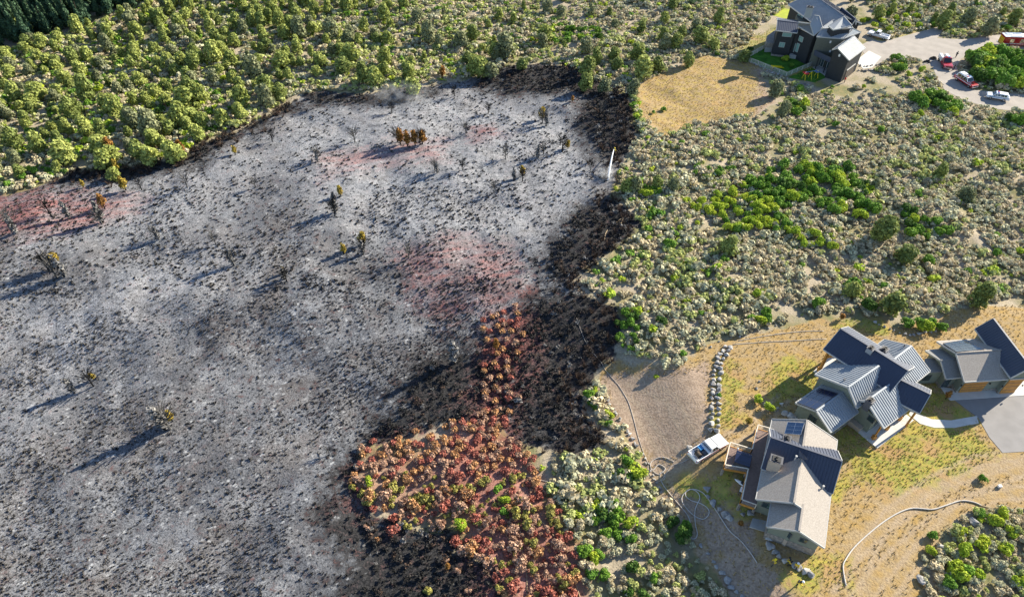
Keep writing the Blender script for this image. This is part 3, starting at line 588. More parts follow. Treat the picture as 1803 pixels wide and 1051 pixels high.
m = MB(); k = [U(*z3(262, 985), -.3), U(*z3(400, 1010), -.2), U(*z3(445, 915), -.2), U(*z3(305, 880), -.3)]; m.slab(k, .8); part(m, 'lower_patio', M['concd'], LH)
tb = U(*z3(325, 482), DZ+.85); HT = empty('hot_tub', (tb[0], tb[1], DZ), R(67), 'dark covered hot tub set into the small square deck platform', 'hot tub')
m = MB(); m.box((0, 0, .38), (2.0, 2.1, .76)); m.build('tub_shell', M['dgrey'], HT, bevel=.06); m = MB(); m.box((0, 0, .82), (2.08, 2.18, .12)); m.build('cover', M['solar'], HT, bevel=.04)
for sx in (-1, 1): m = MB(); m.bar((sx*.6, -1.1, .86), (sx*.6, 1.1, .86), .05); m.build('strap', M['blk'], HT)
p = U(*z3(272, 385), DZ+.8); PL = empty('side_lamp', (p[0], p[1], DZ), 0, 'small white globe lamp on the deck corner by the hot tub', 'lamp'); m = MB(); m.tube([(0, 0, 0), (0, 0, .7)], .03); m.build('pole', M['dgrey'], PL); m = MB(); m.lathe((0, 0, .8), [(.05, -.14), (.14, -.06), (.16, .02), (.1, .12), (.03, .16)]); m.build('globe', M['white'], PL)

# --- ribbed metal roof house
MH = empty('metal_roof_house', U(1545, 680, 0), 0, 'large house with many ribbed metal gables and a timber porch', 'house')
m1 = gable(MH, z1(480, 90), z1(1045, 440), None, z1(320, 250), 7.6, 5.5, 'metn', 'green', ribs=True, rmR='metn', ov=.6, walls=False)
m3 = gable(MH, z1(545, 580), z1(800, 402), z1(255, 480), z1(670, 715), 6.9, 4.6, 'met', 'green', ribs=True, ov=.5, base=.8)
m2 = gable(MH, z1(880, 382), z1(1075, 235), z1(655, 320), z1(1060, 580), 6.5, 4.5, 'met', 'green', ribs=True, ov=.5, base=.8)
m4 = gable(MH, z1(698, 697), z1(935, 527), z1(590, 655), z1(855, 915), 5.9, 3.8, 'met', 'green', ribs=True, ov=.35, ze2=3.7, walls=False)
m1b = gable(MH, z1(925, 490), z1(1232, 640), None, z1(830, 640), 6.05, 4.35, 'metn', 'green', ribs=True, ov=.5, walls=False)
m5 = gable(MH, z1(275, 780), z1(510, 615), z1(95, 715), z1(455, 915), 4.9, 3.3, 'met', 'green', ribs=True, ov=.4, base=.6, rmR='met')
# main body under the dark gable, behind the porch
def body(P, pts, zt, m, base=None, zb=-.3):
    mb = MB(); n_ = len(pts); mb.slab([p*[1, 1, 0]+[0, 0, zt] for p in pts], zt-zb); return part(mb, 'wall', M[m], P)
d1 = m1.C1-m1.C0; e1 = d1/np.linalg.norm(d1); pp = (m1.R0-m1.C0)*[1, 1, 0]; wv = pp/np.linalg.norm(pp); hw = np.linalg.norm(pp)-.6
L1 = np.linalg.norm(d1); A0 = m1.C0*[1, 1, 0]+e1*4.4; A1 = m1.C0*[1, 1, 0]+e1*(L1-.5)
mb = MB(); V = [A0-wv*hw, A0+wv*hw]; hh = 5.5; V = [V[0]+[0, 0, -.3], V[1]+[0, 0, -.3], V[1]+[0, 0, hh+.1], A0+[0, 0, 7.35], V[0]+[0, 0, hh+.1]]; V2 = [v+(A1-A0) for v in V]
mb.add(V+V2, [(0, 1, 2, 3, 4), (9, 8, 7, 6, 5), (0, 5, 6, 1), (1, 6, 7, 2), (4, 9, 5, 0), (3, 8, 9, 4), (2, 7, 8, 3)]); part(mb, 'wall', M['green'], MH)
for s in (-1, 1):
    p = m1.C0*[1, 1, 0]+e1*.7+wv*hw*s; mb = MB(); mb.bar(p+[0, 0, -.2], p+[0, 0, 5.4], .38); mb.bar(p+[0, 0, -.1], p+[0, 0, 1.0], .62); mb.bar(p+[0, 0, 3.6], p+e1*1.4+[0, 0, 5.3], .22); part(mb, 'porch_post', M['wood'], MH)
q0 = m1.C0*[1, 1, 0]+e1*.7; mb = MB(); mb.bar(q0-wv*hw+[0, 0, 5.35], q0+wv*hw+[0, 0, 5.35], .3); mb.bar(q0+[0, 0, 5.35], q0+[0, 0, 7.3], .25); part(mb, 'porch_truss', M['wood'], MH)
for s in (-1, 1):
    for k_ in (0,): mb = MB(); mb.bar(q0+wv*hw*s+[0, 0, 5.3], q0+wv*hw*s+e1*4+[0, 0, 5.3], .25); part(mb, 'porch_beam', M['wood'], MH)
pb_ = [q0-wv*(hw+.6)-e1*.6, q0+wv*(hw+.6)-e1*.6, q0+wv*(hw+.6)+e1*5, q0-wv*(hw+.6)+e1*5]; mb = MB(); mb.slab([p+[0, 0, .14] for p in pb_], .4); part(mb, 'porch_slab', M['conc'], MH)
win(MH, A0-wv*hw, A0+wv*hw, .3, 0, 2.0, 2.1, z=1.4); win(MH, A0-wv*hw, A0+wv*hw, .7, 0, 2.0, 2.1, z=1.4)
# front porch under the striped slope
d4 = m4.C1-m4.C0; u4 = d4/np.linalg.norm(d4); s4 = (m4.R0-m4.C0)*[1, 1, 0]; w4 = np.linalg.norm(s4); s4 = s4/w4; l4 = np.linalg.norm(d4); c4 = m4.C0*[1, 1, 0]
b4 = [c4+u4*.35-s4*1.2, c4+u4*.35+s4*(w4-1.7), c4+u4*(l4)+s4*(w4-1.7), c4+u4*l4-s4*1.2]
mb = MB(); mb.hexa([p+[0, 0, -.3] for p in b4], [b4[0]+[0, 0, 4.6], b4[1]+[0, 0, 3.95], b4[2]+[0, 0, 3.95], b4[3]+[0, 0, 4.6]]); part(mb, 'wall', M['green'], MH)
sl4 = [c4-u4*.6+s4*(w4-2.4), c4-u4*.6+s4*(w4+.9), c4+u4*(l4+1.6)+s4*(w4+.9), c4+u4*(l4+1.6)+s4*(w4-2.4)]; mb = MB(); mb.slab([p+[0, 0, .2] for p in sl4], .5); part(mb, 'front_porch_slab', M['conc'], MH)
mb = MB(); q_ = [c4-u4*.6-s4*1.0, c4-u4*.6+s4*(w4-2.4), c4+u4*.3+s4*(w4-2.4), c4+u4*.3-s4*1.0]; mb.slab([p+[0, 0, .9] for p in q_], 1.2); part(mb, 'stone_planter', M['beige'], MH)
for f in (.04, .5, .97):
    p = c4+u4*l4*f+s4*(w4-.45); mb = MB(); mb.bar(p+[0, 0, .15], p+[0, 0, 1.0], .5); mb.bar(p+[0, 0, 1.0], p+[0, 0, 3.6], .2); part(mb, 'porch_post', M['wood'], MH)
win(MH, b4[1], b4[2], .35, 0, 1.6, 1.5, z=1.7); win(MH, b4[1], b4[2], .75, 0, 1.0, 2.1, z=1.3, name='front_door')
win(MH, m5.w[0], m5.w[1], *z1(240, 850), 1.1, 1.3); win(MH, b4[0], b4[1], *z1(735, 850), .9, .9)
# wall closing below the small dark gable
dB = m1b.C1-m1b.C0; uB = dB/np.linalg.norm(dB); wB = (m1b.R0-m1b.C0)*[1, 1, 0]; hB = np.linalg.norm(wB); wB = wB/hB; cB = m1b.C0*[1, 1, 0]; lB = np.linalg.norm(dB)
q_ = [cB+wB*(hB-1.6), cB+wB*(hB-1.6)+uB*(lB-1.2), cB-wB*(hB-.5)+uB*(lB-1.2), cB-wB*(hB-.5)]
mb = MB(); mb.slab([p+[0, 0, 4.25] for p in q_], 4.55); part(mb, 'wall', M['green'], MH)
p = cB+wB*(hB-.5)+uB*(lB-.4); mb = MB(); mb.bar(p+[0, 0, 0], p+[0, 0, 4.2], .22); part(mb, 'porch_post', M['wood'], MH); p = cB-wB*(hB-.5)+uB*(lB-.4); mb = MB(); mb.bar(p+[0, 0, 0], p+[0, 0, 4.2], .22); part(mb, 'porch_post', M['wood'], MH)
panel(MH, m5, 'L', [z1(115, 712), z1(268, 770), z1(455, 635), z1(300, 588)], 'solar', 'roof_solar_panel', .16, 3)
chimney(MH, *z1(850, 260), 6.9, 4.8, .95, .95, R(37), 'fascia'); chimney(MH, *z1(733, 690), 6.2, 4.2, .95, .95, R(37), 'fascia'); chimney(MH, *z1(737, 252), 8.0, 6.2, .9, .9, R(40), 'met')
vent(MH, *z1(1015, 235), 6.3, .3, 'fascia'); vent(MH, *z1(505, 525), 6.3, .3, 'fascia')

# --- garage building
GH = empty('garage_building', U(1730, 650, 0), 0, 'garage building with orange doors, shingle roof with solar array and dark gable', 'garage')
g1 = gable(GH, z2(785, 110), z2(1130, 560), None, z2(610, 195), 7.0, 4.7, 'metn', 'green', ribs=True, ov=.5, base=.5)
g2 = gable(GH, z2(440, 425), z2(900, 396), z2(268, 322), z2(530, 690), 5.6, 3.6, 'shing', 'green', ov=.55, base=.5)
g3 = gable(GH, z2(300, 497), z2(620, 462), z2(172, 405), z2(345, 664), 4.4, 3.0, 'shingd', 'green', ov=.5, base=.5)
panel(GH, g2, 'L', [z2(318, 340), z2(440, 418), z2(700, 395), z2(500, 312)], 'solarb', 'roof_solar_panel', .14, 4)
# flat link between garage and house
mb = MB(); lk = [U(*z2(150, 480), 3.0), U(*z2(290, 470), 3.0), U(*z2(330, 600), 3.0), U(*z2(150, 610), 3.0)]; mb.slab(lk, .2); part(mb, 'link_roof', M['shingd'], GH); c_ = sum(lk)/4
mb = MB(); mb.slab([(c_+(p-c_)*.9)*[1, 1, 0]+[0, 0, 2.8] for p in lk], 3.1); part(mb, 'link_wall', M['green'], GH)
win(GH, (c_+(lk[3]-c_)*.9), (c_+(lk[2]-c_)*.9), .3, 0, 1.0, 1.2, z=1.5)
def gdoor(P, A, B, f0, f1, h, z0=.1, dm_='wood'):
    A = A*[1, 1, 0]; B = B*[1, 1, 0]; t = (B-A)/np.linalg.norm(B-A); nn = np.array([t[1], -t[0], 0]); nn *= np.sign(nn@(np.array([0, 0, 0])-A)); c = A+(B-A)*(f0+f1)/2; w_ = np.linalg.norm(B-A)*(f1-f0); a = math.atan2(t[1], t[0])
    mb = MB(); mb.box(c+nn*.05+[0, 0, z0+h/2], (w_, .1, h), a); o = part(mb, 'garage_door', M[dm_], P)
    mb = MB()
    for k in range(1, 4): mb.box(c+nn*.11+[0, 0, z0+h*k/4], (w_*.98, .03, .05), a)
    mb.build('door_rail', M['fascia'], o); mb = MB(); mb.box(c+nn*.08+[0, 0, z0+h+.09], (w_+.2, .18, .18), a); mb.build('lintel', M['trim'], o)
    for s in (-1, 1):
        q = c+t*(w_/2+.45)*s; mb = MB(); mb.box(q+nn*.14+[0, 0, 2.0], (.14, .16, .28), a); part(mb, 'wall_lamp', M['blk'], P)
gdoor(GH, g2.w[1], g2.w2[1], .06, .60, 2.5); gdoor(GH, g1.w2[0], g1.w2[1], .04, .9, 3.5)
win(GH, g3.w[1], g3.w2[1], .14, 0, 1.0, 2.0, z=1.2, name='entry_door')

# --- black house at the top
TH = empty('black_house', U(1440, 90, 0), 0, 'tall black and olive house with grey and dark metal roofs behind a fenced green lawn', 'house')
zz = z5
ta = gable(TH, zz(480, 252), zz(735, 282), None, zz(462, 372), 8.3, 7.3, 'metn', 'black', ribs=True, ov=.5, base=.5)
tb_ = gable(TH, (1428, -12), (1487, 29), None, (1394, 13), 11.6, 9.0, 'metn', 'black', ribs=True, ov=.5, rmR='met')  # slopes of one roof coloured apart to stand for sun and shade
tg = gable(TH, zz(1215, 588), zz(1415, 445), zz(1180, 585), zz(1360, 732), 8.4, 7.6, 'met', 'black', ribs=True, ov=.3, ze2=6.4)
tt = gable(TH, (1507, 34), (1482, 14), None, (1496, 40), 11.0, 9.6, 'metn', 'black', ribs=True, ov=.4)
def plate(pts, m, wm, zb=0., t_=.2, ins=.96, ribs=None):
    q = [U(*zz(x, y), z) for x, y, z in pts]; mb = MB(); mb.slab(q, t_); o = part(mb, 'roof', M[m], TH); c = sum(q)/len(q); mz = min(p[2] for p in q)-t_
    mb = MB(); w_ = [(c+(p-c)*ins)*[1, 1, 0]+[0, 0, mz] for p in q]; mb.slab(w_, mz-zb); part(mb, 'wall', M[wm], TH)
    mb = MB(); [mb.bar(q[i]-[0, 0, .08], q[(i+1) % len(q)]-[0, 0, .08], .12, .3) for i in range(len(q))]; mb.build('fascia', M['trim'], o)
    if ribs:
        e = q[1]-q[0]; n_ = int(np.linalg.norm(e)/.45); mb = MB()
        for k in range(1, n_): a_ = q[0]+e*k/n_; b_ = q[-1]+(q[2]-q[-1])*k/n_; mb.bar(a_+[0, 0, .02], b_+[0, 0, .02], .07, .07)
        mb.build('seams', M[m], o)
    return w_
cw = plate([(955, 450, 8.2), (1290, 474, 8.2), (1405, 350, 9.6), (1030, 345, 9.6)], 'met', 'olive', ribs=1)
cw2 = plate([(1290, 474, 8.2), (1500, 394, 8.2), (1405, 350, 9.6)], 'met', 'black')
pw = plate([(732, 322, 8.3), (922, 436, 8.0), (938, 296, 9.6), (735, 272, 9.6)], 'shingd', 'black', ribs=None)
plate([(925, 436, 8.05), (1030, 346, 9.7), (990, 200, 11.2), (930, 190, 11.2), (880, 300, 9.7)], 'met', 'black')
plate([(1010, 350, 9.65), (1400, 345, 9.65), (1330, 250, 10.6), (1150, 250, 10.6)], 'met', 'black')
plate([(1100, 318, 10.6), (1160, 368, 10.2), (1253, 350, 10.3), (1388, 312, 11.0), (1290, 205, 12.0)], 'met', 'black')
chimney(TH, *zz(880, 90), 13.6, 11.0, 1.7, 1.2, R(-20), 'met')
mb = MB(); sh = [U(*zz(930, 612), 4.6), U(*zz(1195, 735), 4.6), U(*zz(1395, 755), 4.6), U(*zz(1290, 842), 3.4), U(*zz(890, 652), 3.4)]; mb.slab(sh, .18); part(mb, 'porch_roof', M['metn'], TH)
for f in (0, .25, .5, .75, 1): p = sh[4]+(sh[3]-sh[4])*f; mb = MB(); mb.bar(p*[1, 1, 0], p-[0, 0, .18], .22); part(mb, 'porch_post', M['black'], TH)
for (X_, Y_, w_, h_) in ((560, 425, .75, .9), (595, 428, .75, .9), (630, 430, .75, .9)): win(TH, ta.w[1], ta.w2[1], *zz(X_, Y_), w_, h_, 'glassg', 'trim')
win(TH, ta.w[1], ta.w2[1], *zz(532, 550), 1.3, 1.2, 'glassg', 'trim')
fr_ = [U(*zz(725, 440), 7.2), U(*zz(835, 440), 7.2)]; tv = [U(*zz(640, 635), 0), U(*zz(790, 660), 0)]
tv = tv+[tv[1]+(tv[1]-tv[0])*[.0, .0, 0]+np.array([1.0, 6, 0]), tv[0]+np.array([1.0, 6, 0])]
mb = MB(); mb.slab([p*[1, 1, 0]+[0, 0, 8.0] for p in tv], 8.2); part(mb, 'tower_wall', M['olive'], TH)
for (X_, Y_, w_, h_) in ((765, 480, 1.3, 1.2), (678, 580, .8, 2.2), (722, 585, .8, 2.2)): win(TH, pw[0], pw[1], *zz(X_, Y_), w_, h_, 'glassg', 'trim')
for X_, Y_ in ((735, 205), (770, 225)): win(TH, tb_.w[1], tb_.w2[1], *zz(X_, Y_), .9, 1.8, 'glassg', 'trim')
for X_, Y_ in ((1125, 515), (1120, 628), (1300, 515), (1358, 492), (1235, 680)): win(TH, cw[0] if X_ < 1200 else (cw2[0] if Y_ < 600 else tg.w[0]), cw[1] if X_ < 1200 else (cw2[1] if Y_ < 600 else tg.w[1]), *zz(X_, Y_), .3, .5, 'white', 'trim', 'wall_lamp')
for f in (.15, .4, .65): win(TH, sh[4]+np.array([.6, 2.2, 0]), sh[3]+np.array([.6, 2.2, 0]), f, 0, 1.4, 2.0, 'glass', 'trim', z=1.5)
gdoor(TH, tg.w[1], tg.w2[1], .2, .75, 2.6, .1, 'bark')
mb = MB(); mb.slab([U(*zz(335, 520), 1.2), U(*zz(435, 520), 1.2), U(*zz(435, 590), 1.2), U(*zz(330, 590), 1.2)], 1.4); part(mb, 'terrace_wall', M['concd'], TH)
mb = MB(); mb.slab([U(*zz(630, 628), 1.0), U(*zz(790, 650), 1.0), U(*zz(785, 690), 1.0), U(*zz(628, 672), 1.0)], 1.2); part(mb, 'terrace_wall', M['concd'], TH)
mb = MB(); mb.slab([U(*zz(350, 440), 2.6), U(*zz(450, 370), 2.6), U(*zz(475, 400), 2.6), U(*zz(430, 530), 2.6), U(*zz(345, 525), 2.6)], 2.8); part(mb, 'stone_terrace', M['stone'], TH)

# ------------------------------------------------------------ roads and paving (sheets resting on the flat parts of the ground)
def sheet(name, pix, m, dz=.03, thick=.0, kind='structure', label=None, cat=None):
    import bmesh
    bm = bmesh.new(); vs = []
    P = [G(*p) for p in pix]
    for p in P: vs.append(bm.verts.new((p[0], p[1], p[2]+dz)))
    f = bm.faces.new(vs); bm.normal_update()
    if f.normal.z < 0: f.normal_flip()
    r = bmesh.ops.extrude_face_region(bm, geom=[f]); 
    for v in [q for q in r['geom'] if isinstance(q, bmesh.types.BMVert)]: v.co.z -= max(thick, .3)
    bmesh.ops.recalc_face_normals(bm, faces=bm.faces); bmesh.ops.triangulate(bm, faces=bm.faces)
    me = bpy.data.meshes.new(name); bm.to_mesh(me); bm.free(); me.materials.append(M[m]); o = link(name, me); return tag(o, label, cat, None, kind)
ROAD = [(1524, 98), (1512, 82), (1535, 70), (1552, 74), (1600, 62), (1650, 48), (1662, 52), (1650, 68), (1700, 70), (1760, 62), (1900, 58), (1900, 88), (1803, 90), (1752, 92), (1712, 96), (1692, 104), (1684, 118), (1690, 134), (1712, 158), (1745, 162), (1803, 168), (1900, 178), (1900, 208), (1803, 198), (1750, 192), (1700, 178), (1664, 160), (1650, 138), (1642, 118), (1618, 104), (1585, 102), (1560, 106), (1535, 120)]
sheet('road', ROAD, 'gravel')
sheet('garage_apron', [(1506, 108), (1530, 90), (1552, 101), (1535, 120), (1520, 122)], 'conc', .05)
DRIVE = [(1680, 704), (1722, 700), (1803, 690), (1960, 680), (1960, 800), (1803, 795), (1765, 797), (1742, 770), (1722, 735)]
sheet('driveway', DRIVE, 'asph', .04)
sheet('garage_forecourt', [z2(290, 742), z2(530, 775), z2(1060, 690), z2(1500, 640), z2(1500, 790), z2(1067, 822), z2(380, 868)], 'conc', .09)
sheet('front_path', [(1604, 718), (1616, 728), (1640, 738), (1675, 740), (1720, 732), (1723, 745), (1680, 753), (1645, 753), (1620, 746), (1600, 730)], 'conc', .05)
LAWN = [zz(75, 735), zz(330, 585), zz(620, 640), zz(905, 790), zz(580, 935)]
sheet('lawn', LAWN, 'lawn', .02); sheet('lawn', [zz(600, 950), zz(900, 830), zz(1120, 930), zz(930, 1010)], 'lawn', .02); sheet('lawn', [zz(415, 190), zz(430, 130), zz(560, 105), zz(690, 130), zz(660, 235), zz(560, 230)], 'lime', .02)
sheet('patio', [zz(910, 830), zz(960, 770), zz(1290, 860), zz(1220, 960), zz(1110, 965)], 'concd', .1)
SHEETS = [wpoly(ROAD), wpoly(DRIVE), wpoly(LAWN)]
#--VEG--
# ------------------------------------------------------------ rocks
import bmesh
ROCKS = []
for v in range(6):
    bm = bmesh.new(); bmesh.ops.create_icosphere(bm, subdivisions=2, radius=.5); r_ = random.Random(v+40)
    pl = [Vector((r_.gauss(0, 1), r_.gauss(0, 1), r_.gauss(0, 1))).normalized() for _ in range(9)]
    for vv in bm.verts:
        for q in pl:
            k = vv.co.dot(q)-.27
            if k > 0: vv.co -= q*k*1.0
        vv.co *= 1+.06*r_.gauss(0, 1); vv.co.z *= .75
    for mn in ('rock', 'rockd'):
        me = bpy.data.meshes.new('boulder'); bm.to_mesh(me); me.materials.append(M[mn]); ROCKS.append(me)
    bm.free()
def rock(px, py, s, label, group, m=None, sz=1.0, world=None):
    p = G(px, py) if world is None else np.array([*world, float(T(*world))]); i = random.randrange(6)*2+(m if m is not None else random.randrange(2))
    o = link('boulder', ROCKS[i]); o.location = (p[0], p[1], p[2]+.2*s*sz); o.scale = (s*random.uniform(.85, 1.2), s*random.uniform(.8, 1.1), s*sz*random.uniform(.85, 1.1)); o.rotation_euler = (random.uniform(-.2, .2), random.uniform(-.2, .2), random.uniform(0, 6.28))
    return tag(o, label, 'boulder', group)
def along(pts, step, jit=.1):
    W = [G(*p)[:2] for p in pts]; out = []; carry = 0
    for a, b in zip(W, W[1:]):
        l = np.linalg.norm(b-a); t = carry
        while t < l: out.append(a+(b-a)*t/l+RNG.normal(size=2)*jit); t += step*random.uniform(.85, 1.2)
        carry = t-l
    return out
def third(i, n, a, b, c): return a if i < n/3 else (b if i < 2*n/3 else c)
for off in (-.45, .45):
    Wl = along([(1281, 612), (1270, 628), (1262, 650), (1260, 690), (1259, 730), (1256, 762)], 1.0)
    for i, p in enumerate(Wl): rock(0, 0, random.uniform(.8, 1.25), 'pale boulder in the '+third(i, len(Wl), 'top', 'middle', 'lower')+' third of the long boulder wall in the yard', 'boulders of the long yard wall', world=(p[0]+off, p[1]))
Wl = along([(1063, 688), (1085, 732), (1115, 775), (1146, 830), (1166, 872), (1188, 908)], .75, .12)
for i, p in enumerate(Wl): rock(0, 0, random.uniform(.5, .85), 'small stone in the '+third(i, len(Wl), 'upper', 'middle', 'lower')+' part of the stone row edging the bare dirt terrace', 'stones edging the terrace', world=p)
Wl = along([(1242, 862), (1252, 880), (1268, 898), (1280, 912), (1300, 912), (1322, 902)], 1.15, .2)
for i, p in enumerate(Wl): rock(0, 0, random.uniform(.9, 1.5), 'flat pale boulder in the curved row below the deck', 'boulders below the deck', world=p, sz=.7)
Wl = along([(1236, 965), (1252, 988), (1272, 1012), (1300, 1045), (1320, 1070)], .95, .15)
for i, p in enumerate(Wl): rock(0, 0, random.uniform(.7, 1.25), 'grey boulder in the row edging the shaded terrace at the bottom', 'boulders edging the shaded terrace', world=p, sz=.7)
for i, (x, y, s_) in enumerate([(1353, 948, 1.3), (1356, 962, 1.5), (1364, 972, 1.3), (1371, 980, 1.1), (1381, 987, 1.0), (1408, 1000, 1.3), (1417, 1006, 1.5), (1426, 1013, 1.4), (1399, 996, 1.1)]): rock(x, y, s_, 'boulder of the low retaining wall under the faceted house corner', 'boulders under the house corner', sz=.8)
for x, y, s_ in [(1336, 698, .9), (1346, 712, .9), (1356, 714, 1.0), (1366, 722, 1.1), (1376, 713, .9), (1380, 728, 1.4), (1392, 733, 1.6), (1352, 722, .8), (1332, 684, .6), (1337, 672, .5), (1400, 738, 1.2)]: rock(x, y, s_, 'pale boulder in the cluster above the shingle house roof', 'boulders between the two lower houses')
for (x, y, s_, t_) in [(1714, 920, 1.5, 'upper of three pale boulders standing in a row at the brush edge'), (1694, 940, 1.5, 'middle of three pale boulders standing in a row at the brush edge'), (1657, 965, 1.5, 'lower of three pale boulders standing in a row at the brush edge'), (1620, 1021, 1.5, 'lone round pale boulder at the lower left edge of the corner brush'), (1764, 906, 1.3, 'pale boulder half hidden in shrubs right of the hose end'), (1220, 795, .8, None), (1214, 788, .9, None), (1702, 842, .0, None)]:
    if s_: rock(x, y, s_, t_ or 'small pale boulder on the grass above the white pickup', None if t_ else 'stones above the pickup', 0)
for (a, st, sc_, t_) in [([(1540, 568), (1565, 580), (1600, 590), (1640, 586), (1662, 572)], .8, .7, 'stone in the curved edging above the metal roof house'), ([(1318, 108), (1345, 122), (1372, 134), (1402, 146), (1432, 154)], .9, .8, 'stone in the band below the white fence of the lawn'), ([(1478, 178), (1492, 184), (1510, 185), (1530, 180), (1545, 172)], .7, 1.1, 'upright pale stone in the short retaining wall below the black house'), ([(1488, 118), (1505, 124), (1530, 126), (1550, 122)], .9, .9, 'dark stone on the rubble slope right of the black house'), ([(1322, 62), (1330, 50), (1340, 42), (1352, 36)], 1.3, .6, 'white stepping stone climbing the slope left of the black house'), ([(1495, 112), (1520, 118), (1548, 115)], .9, .8, 'dark stone on the rubble slope right of the black house'), ([(1250, 608), (1290, 595), (1340, 583), (1380, 570)], 1.8, .5, 'small stone along the top edge of the yard')]:
    for p in along(a, st, .15): rock(0, 0, sc_*random.uniform(.7, 1.2), t_, 'stones: '+t_, world=p)

# ------------------------------------------------------------ hoses
def smooth(P, n=6):
    P = [np.array(p, float) for p in P]; out = []
    for i in range(len(P)-1):
        a, b, c, d = P[max(i-1, 0)], P[i], P[i+1], P[min(i+2, len(P)-1)]
        for k in range(n):
            t = k/n; out.append(.5*((2*b)+(-a+c)*t+(2*a-5*b+4*c-d)*t*t+(-a+3*b-3*c+d)*t**3))
    return out+[P[-1]]
def hosel(pix, r, m, label, lift=.0, cat='hose'):
    W = smooth([G(*p)[:2] for p in pix]); k = len(W)
    mb = MB(); mb.tube([(p[0], p[1], float(T(p[0], p[1]))+r+lift+.02) for p in W], r, 6); return tag(mb.build('fire_hose', M[m], None, smooth=True), label, cat)
q3 = lambda X, Y: (1140+X/4.55, 820+Y/4.55)
q5 = lambda X, Y: (1000+X/3.505, 560+Y/3.505)
hosel([q3(*p) for p in [(878, 780), (830, 705), (780, 640), (735, 590), (665, 530), (620, 470), (560, 375), (500, 285), (440, 215), (370, 188), (315, 200), (305, 240), (350, 278), (420, 300), (480, 340), (492, 385), (450, 427), (380, 405), (320, 350), (282, 300), (275, 255), (300, 215), (350, 190), (400, 212), (418, 262), (388, 330), (378, 400), (385, 480), (398, 540), (385, 580), (345, 575), (345, 480), (322, 400), (250, 310), (150, 190), (110, 125)]], .062, 'hose', 'white hose looped in a figure eight on the shaded dirt')
hosel([q5(*p) for p in [(160, 222), (205, 275), (232, 322), (300, 400), (350, 475), (378, 530), (410, 640), (430, 720), (455, 800), (490, 890), (495, 945), (530, 995), (575, 1005), (598, 985), (590, 950), (570, 955), (575, 1000), (640, 915), (701, 892), (760, 860)]], .035, 'hose', 'pale hose running from the burn down the dirt terrace to the pickup')
hosel([q5(*p) for p in [(655, 888), (600, 862), (550, 865), (510, 895), (520, 940), (560, 905), (600, 930), (560, 965), (525, 945)]], .06, 'hose', 'pale hose coiled in small loops left of the pickup')
hosel([(1489, 1031), (1484, 1000), (1489, 984), (1510, 957), (1558, 917), (1600, 896), (1640, 897), (1662, 891), (1690, 882), (1712, 884), (1727, 890)], .095, 'hose', 'thick white hose curving across the dry yard')
hosel([(1727, 890), (1760, 898), (1803, 904), (1860, 905)], .05, 'hoset', 'thin tan hose continuing right from the thick white hose')
hosel([(1290, 607), (1340, 603), (1400, 600), (1455, 597)], .05, 'hose', 'pale hose across the dry grass, the lower of two parallel lines')
hosel([(1300, 600), (1360, 590), (1410, 584), (1450, 583)], .05, 'hose', 'pale hose across the dry grass, the upper of two parallel lines')
hosel([(888, 918), (893, 945), (915, 965), (926, 990), (928, 1055)], .05, 'hoset', 'hose lying through the red-coated ground, left one')
hosel([(940, 905), (960, 925), (982, 955), (992, 995), (1012, 1025), (1024, 1060)], .05, 'hoset', 'hose lying through the red-coated ground, right one')
hosel([(925, 838), (965, 848), (1010, 854), (1050, 846), (1068, 834)], .05, 'hose', 'pale hose curving through grey sagebrush beside the red-coated ground')
hosel([(1064, 424), (1068, 408), (1082, 395), (1097, 384), (1092, 398), (1106, 388), (1120, 376)], .06, 'hoset', 'tan hose bent in a loop at the blackened right edge of the burn')
hosel([(1084, 270), (1092, 262), (1104, 254), (1113, 242)], .05, 'hoset', 'tan hose leading up from the water jet')
hosel([(1000, 487), (1008, 478), (1016, 472), (1024, 470)], .06, 'hose', 'short pale hose length on charred ground')
hosel([(1015, 560), (1022, 580), (1030, 600), (1040, 618), (1047, 624)], .035, 'hoseg', 'thin grey hose crossing the black charred patch')

# ------------------------------------------------------------ vehicles
def wheel_pair(E, x, y, r, wd=.26):
    for s in (-1, 1):
        m = MB(); m.lathe((x, s*y, r), [(r*.6, -wd/2), (r*.95, -wd/2), (r, -wd*.3), (r, wd*.3), (r*.95, wd/2), (r*.6, wd/2)], 18, 'y'); w_ = m.build('wheel', M['rubber'], E, smooth=False)
        m = MB(); m.lathe((x, s*(y+.01), r), [(r*.2, -wd/2-.01), (r*.6, -wd/2), (r*.62, wd/2), (r*.2, wd/2+.02)], 12, 'y'); m.build('rim', M['chrome'], w_)
def prism(m, prof, w0, w1=None):
    """side profile (x,z) extruded across the width"""
    w1 = w1 or w0; n_ = len(prof); ws = w1 if isinstance(w1, list) else [w0]*n_
    return m.add([(x, -ws[i]/2, z) for i, (x, z) in enumerate(prof)]+[(x, ws[i]/2, z) for i, (x, z) in enumerate(prof)], [tuple(range(n_)), tuple(range(2*n_-1, n_-1, -1))]+[(i, i+n_, (i+1) % n_+n_, (i+1) % n_) for i in range(n_)])
def glassq(E, name, q, off=.012):
    q = [np.array(p, float) for p in q]; nn = np.cross(q[1]-q[0], q[3]-q[0]); nn /= np.linalg.norm(nn); m = MB(); m.hexa([p-nn*.01 for p in q], [p+nn*off for p in q]); return m.build(name, M['bglass'], E)
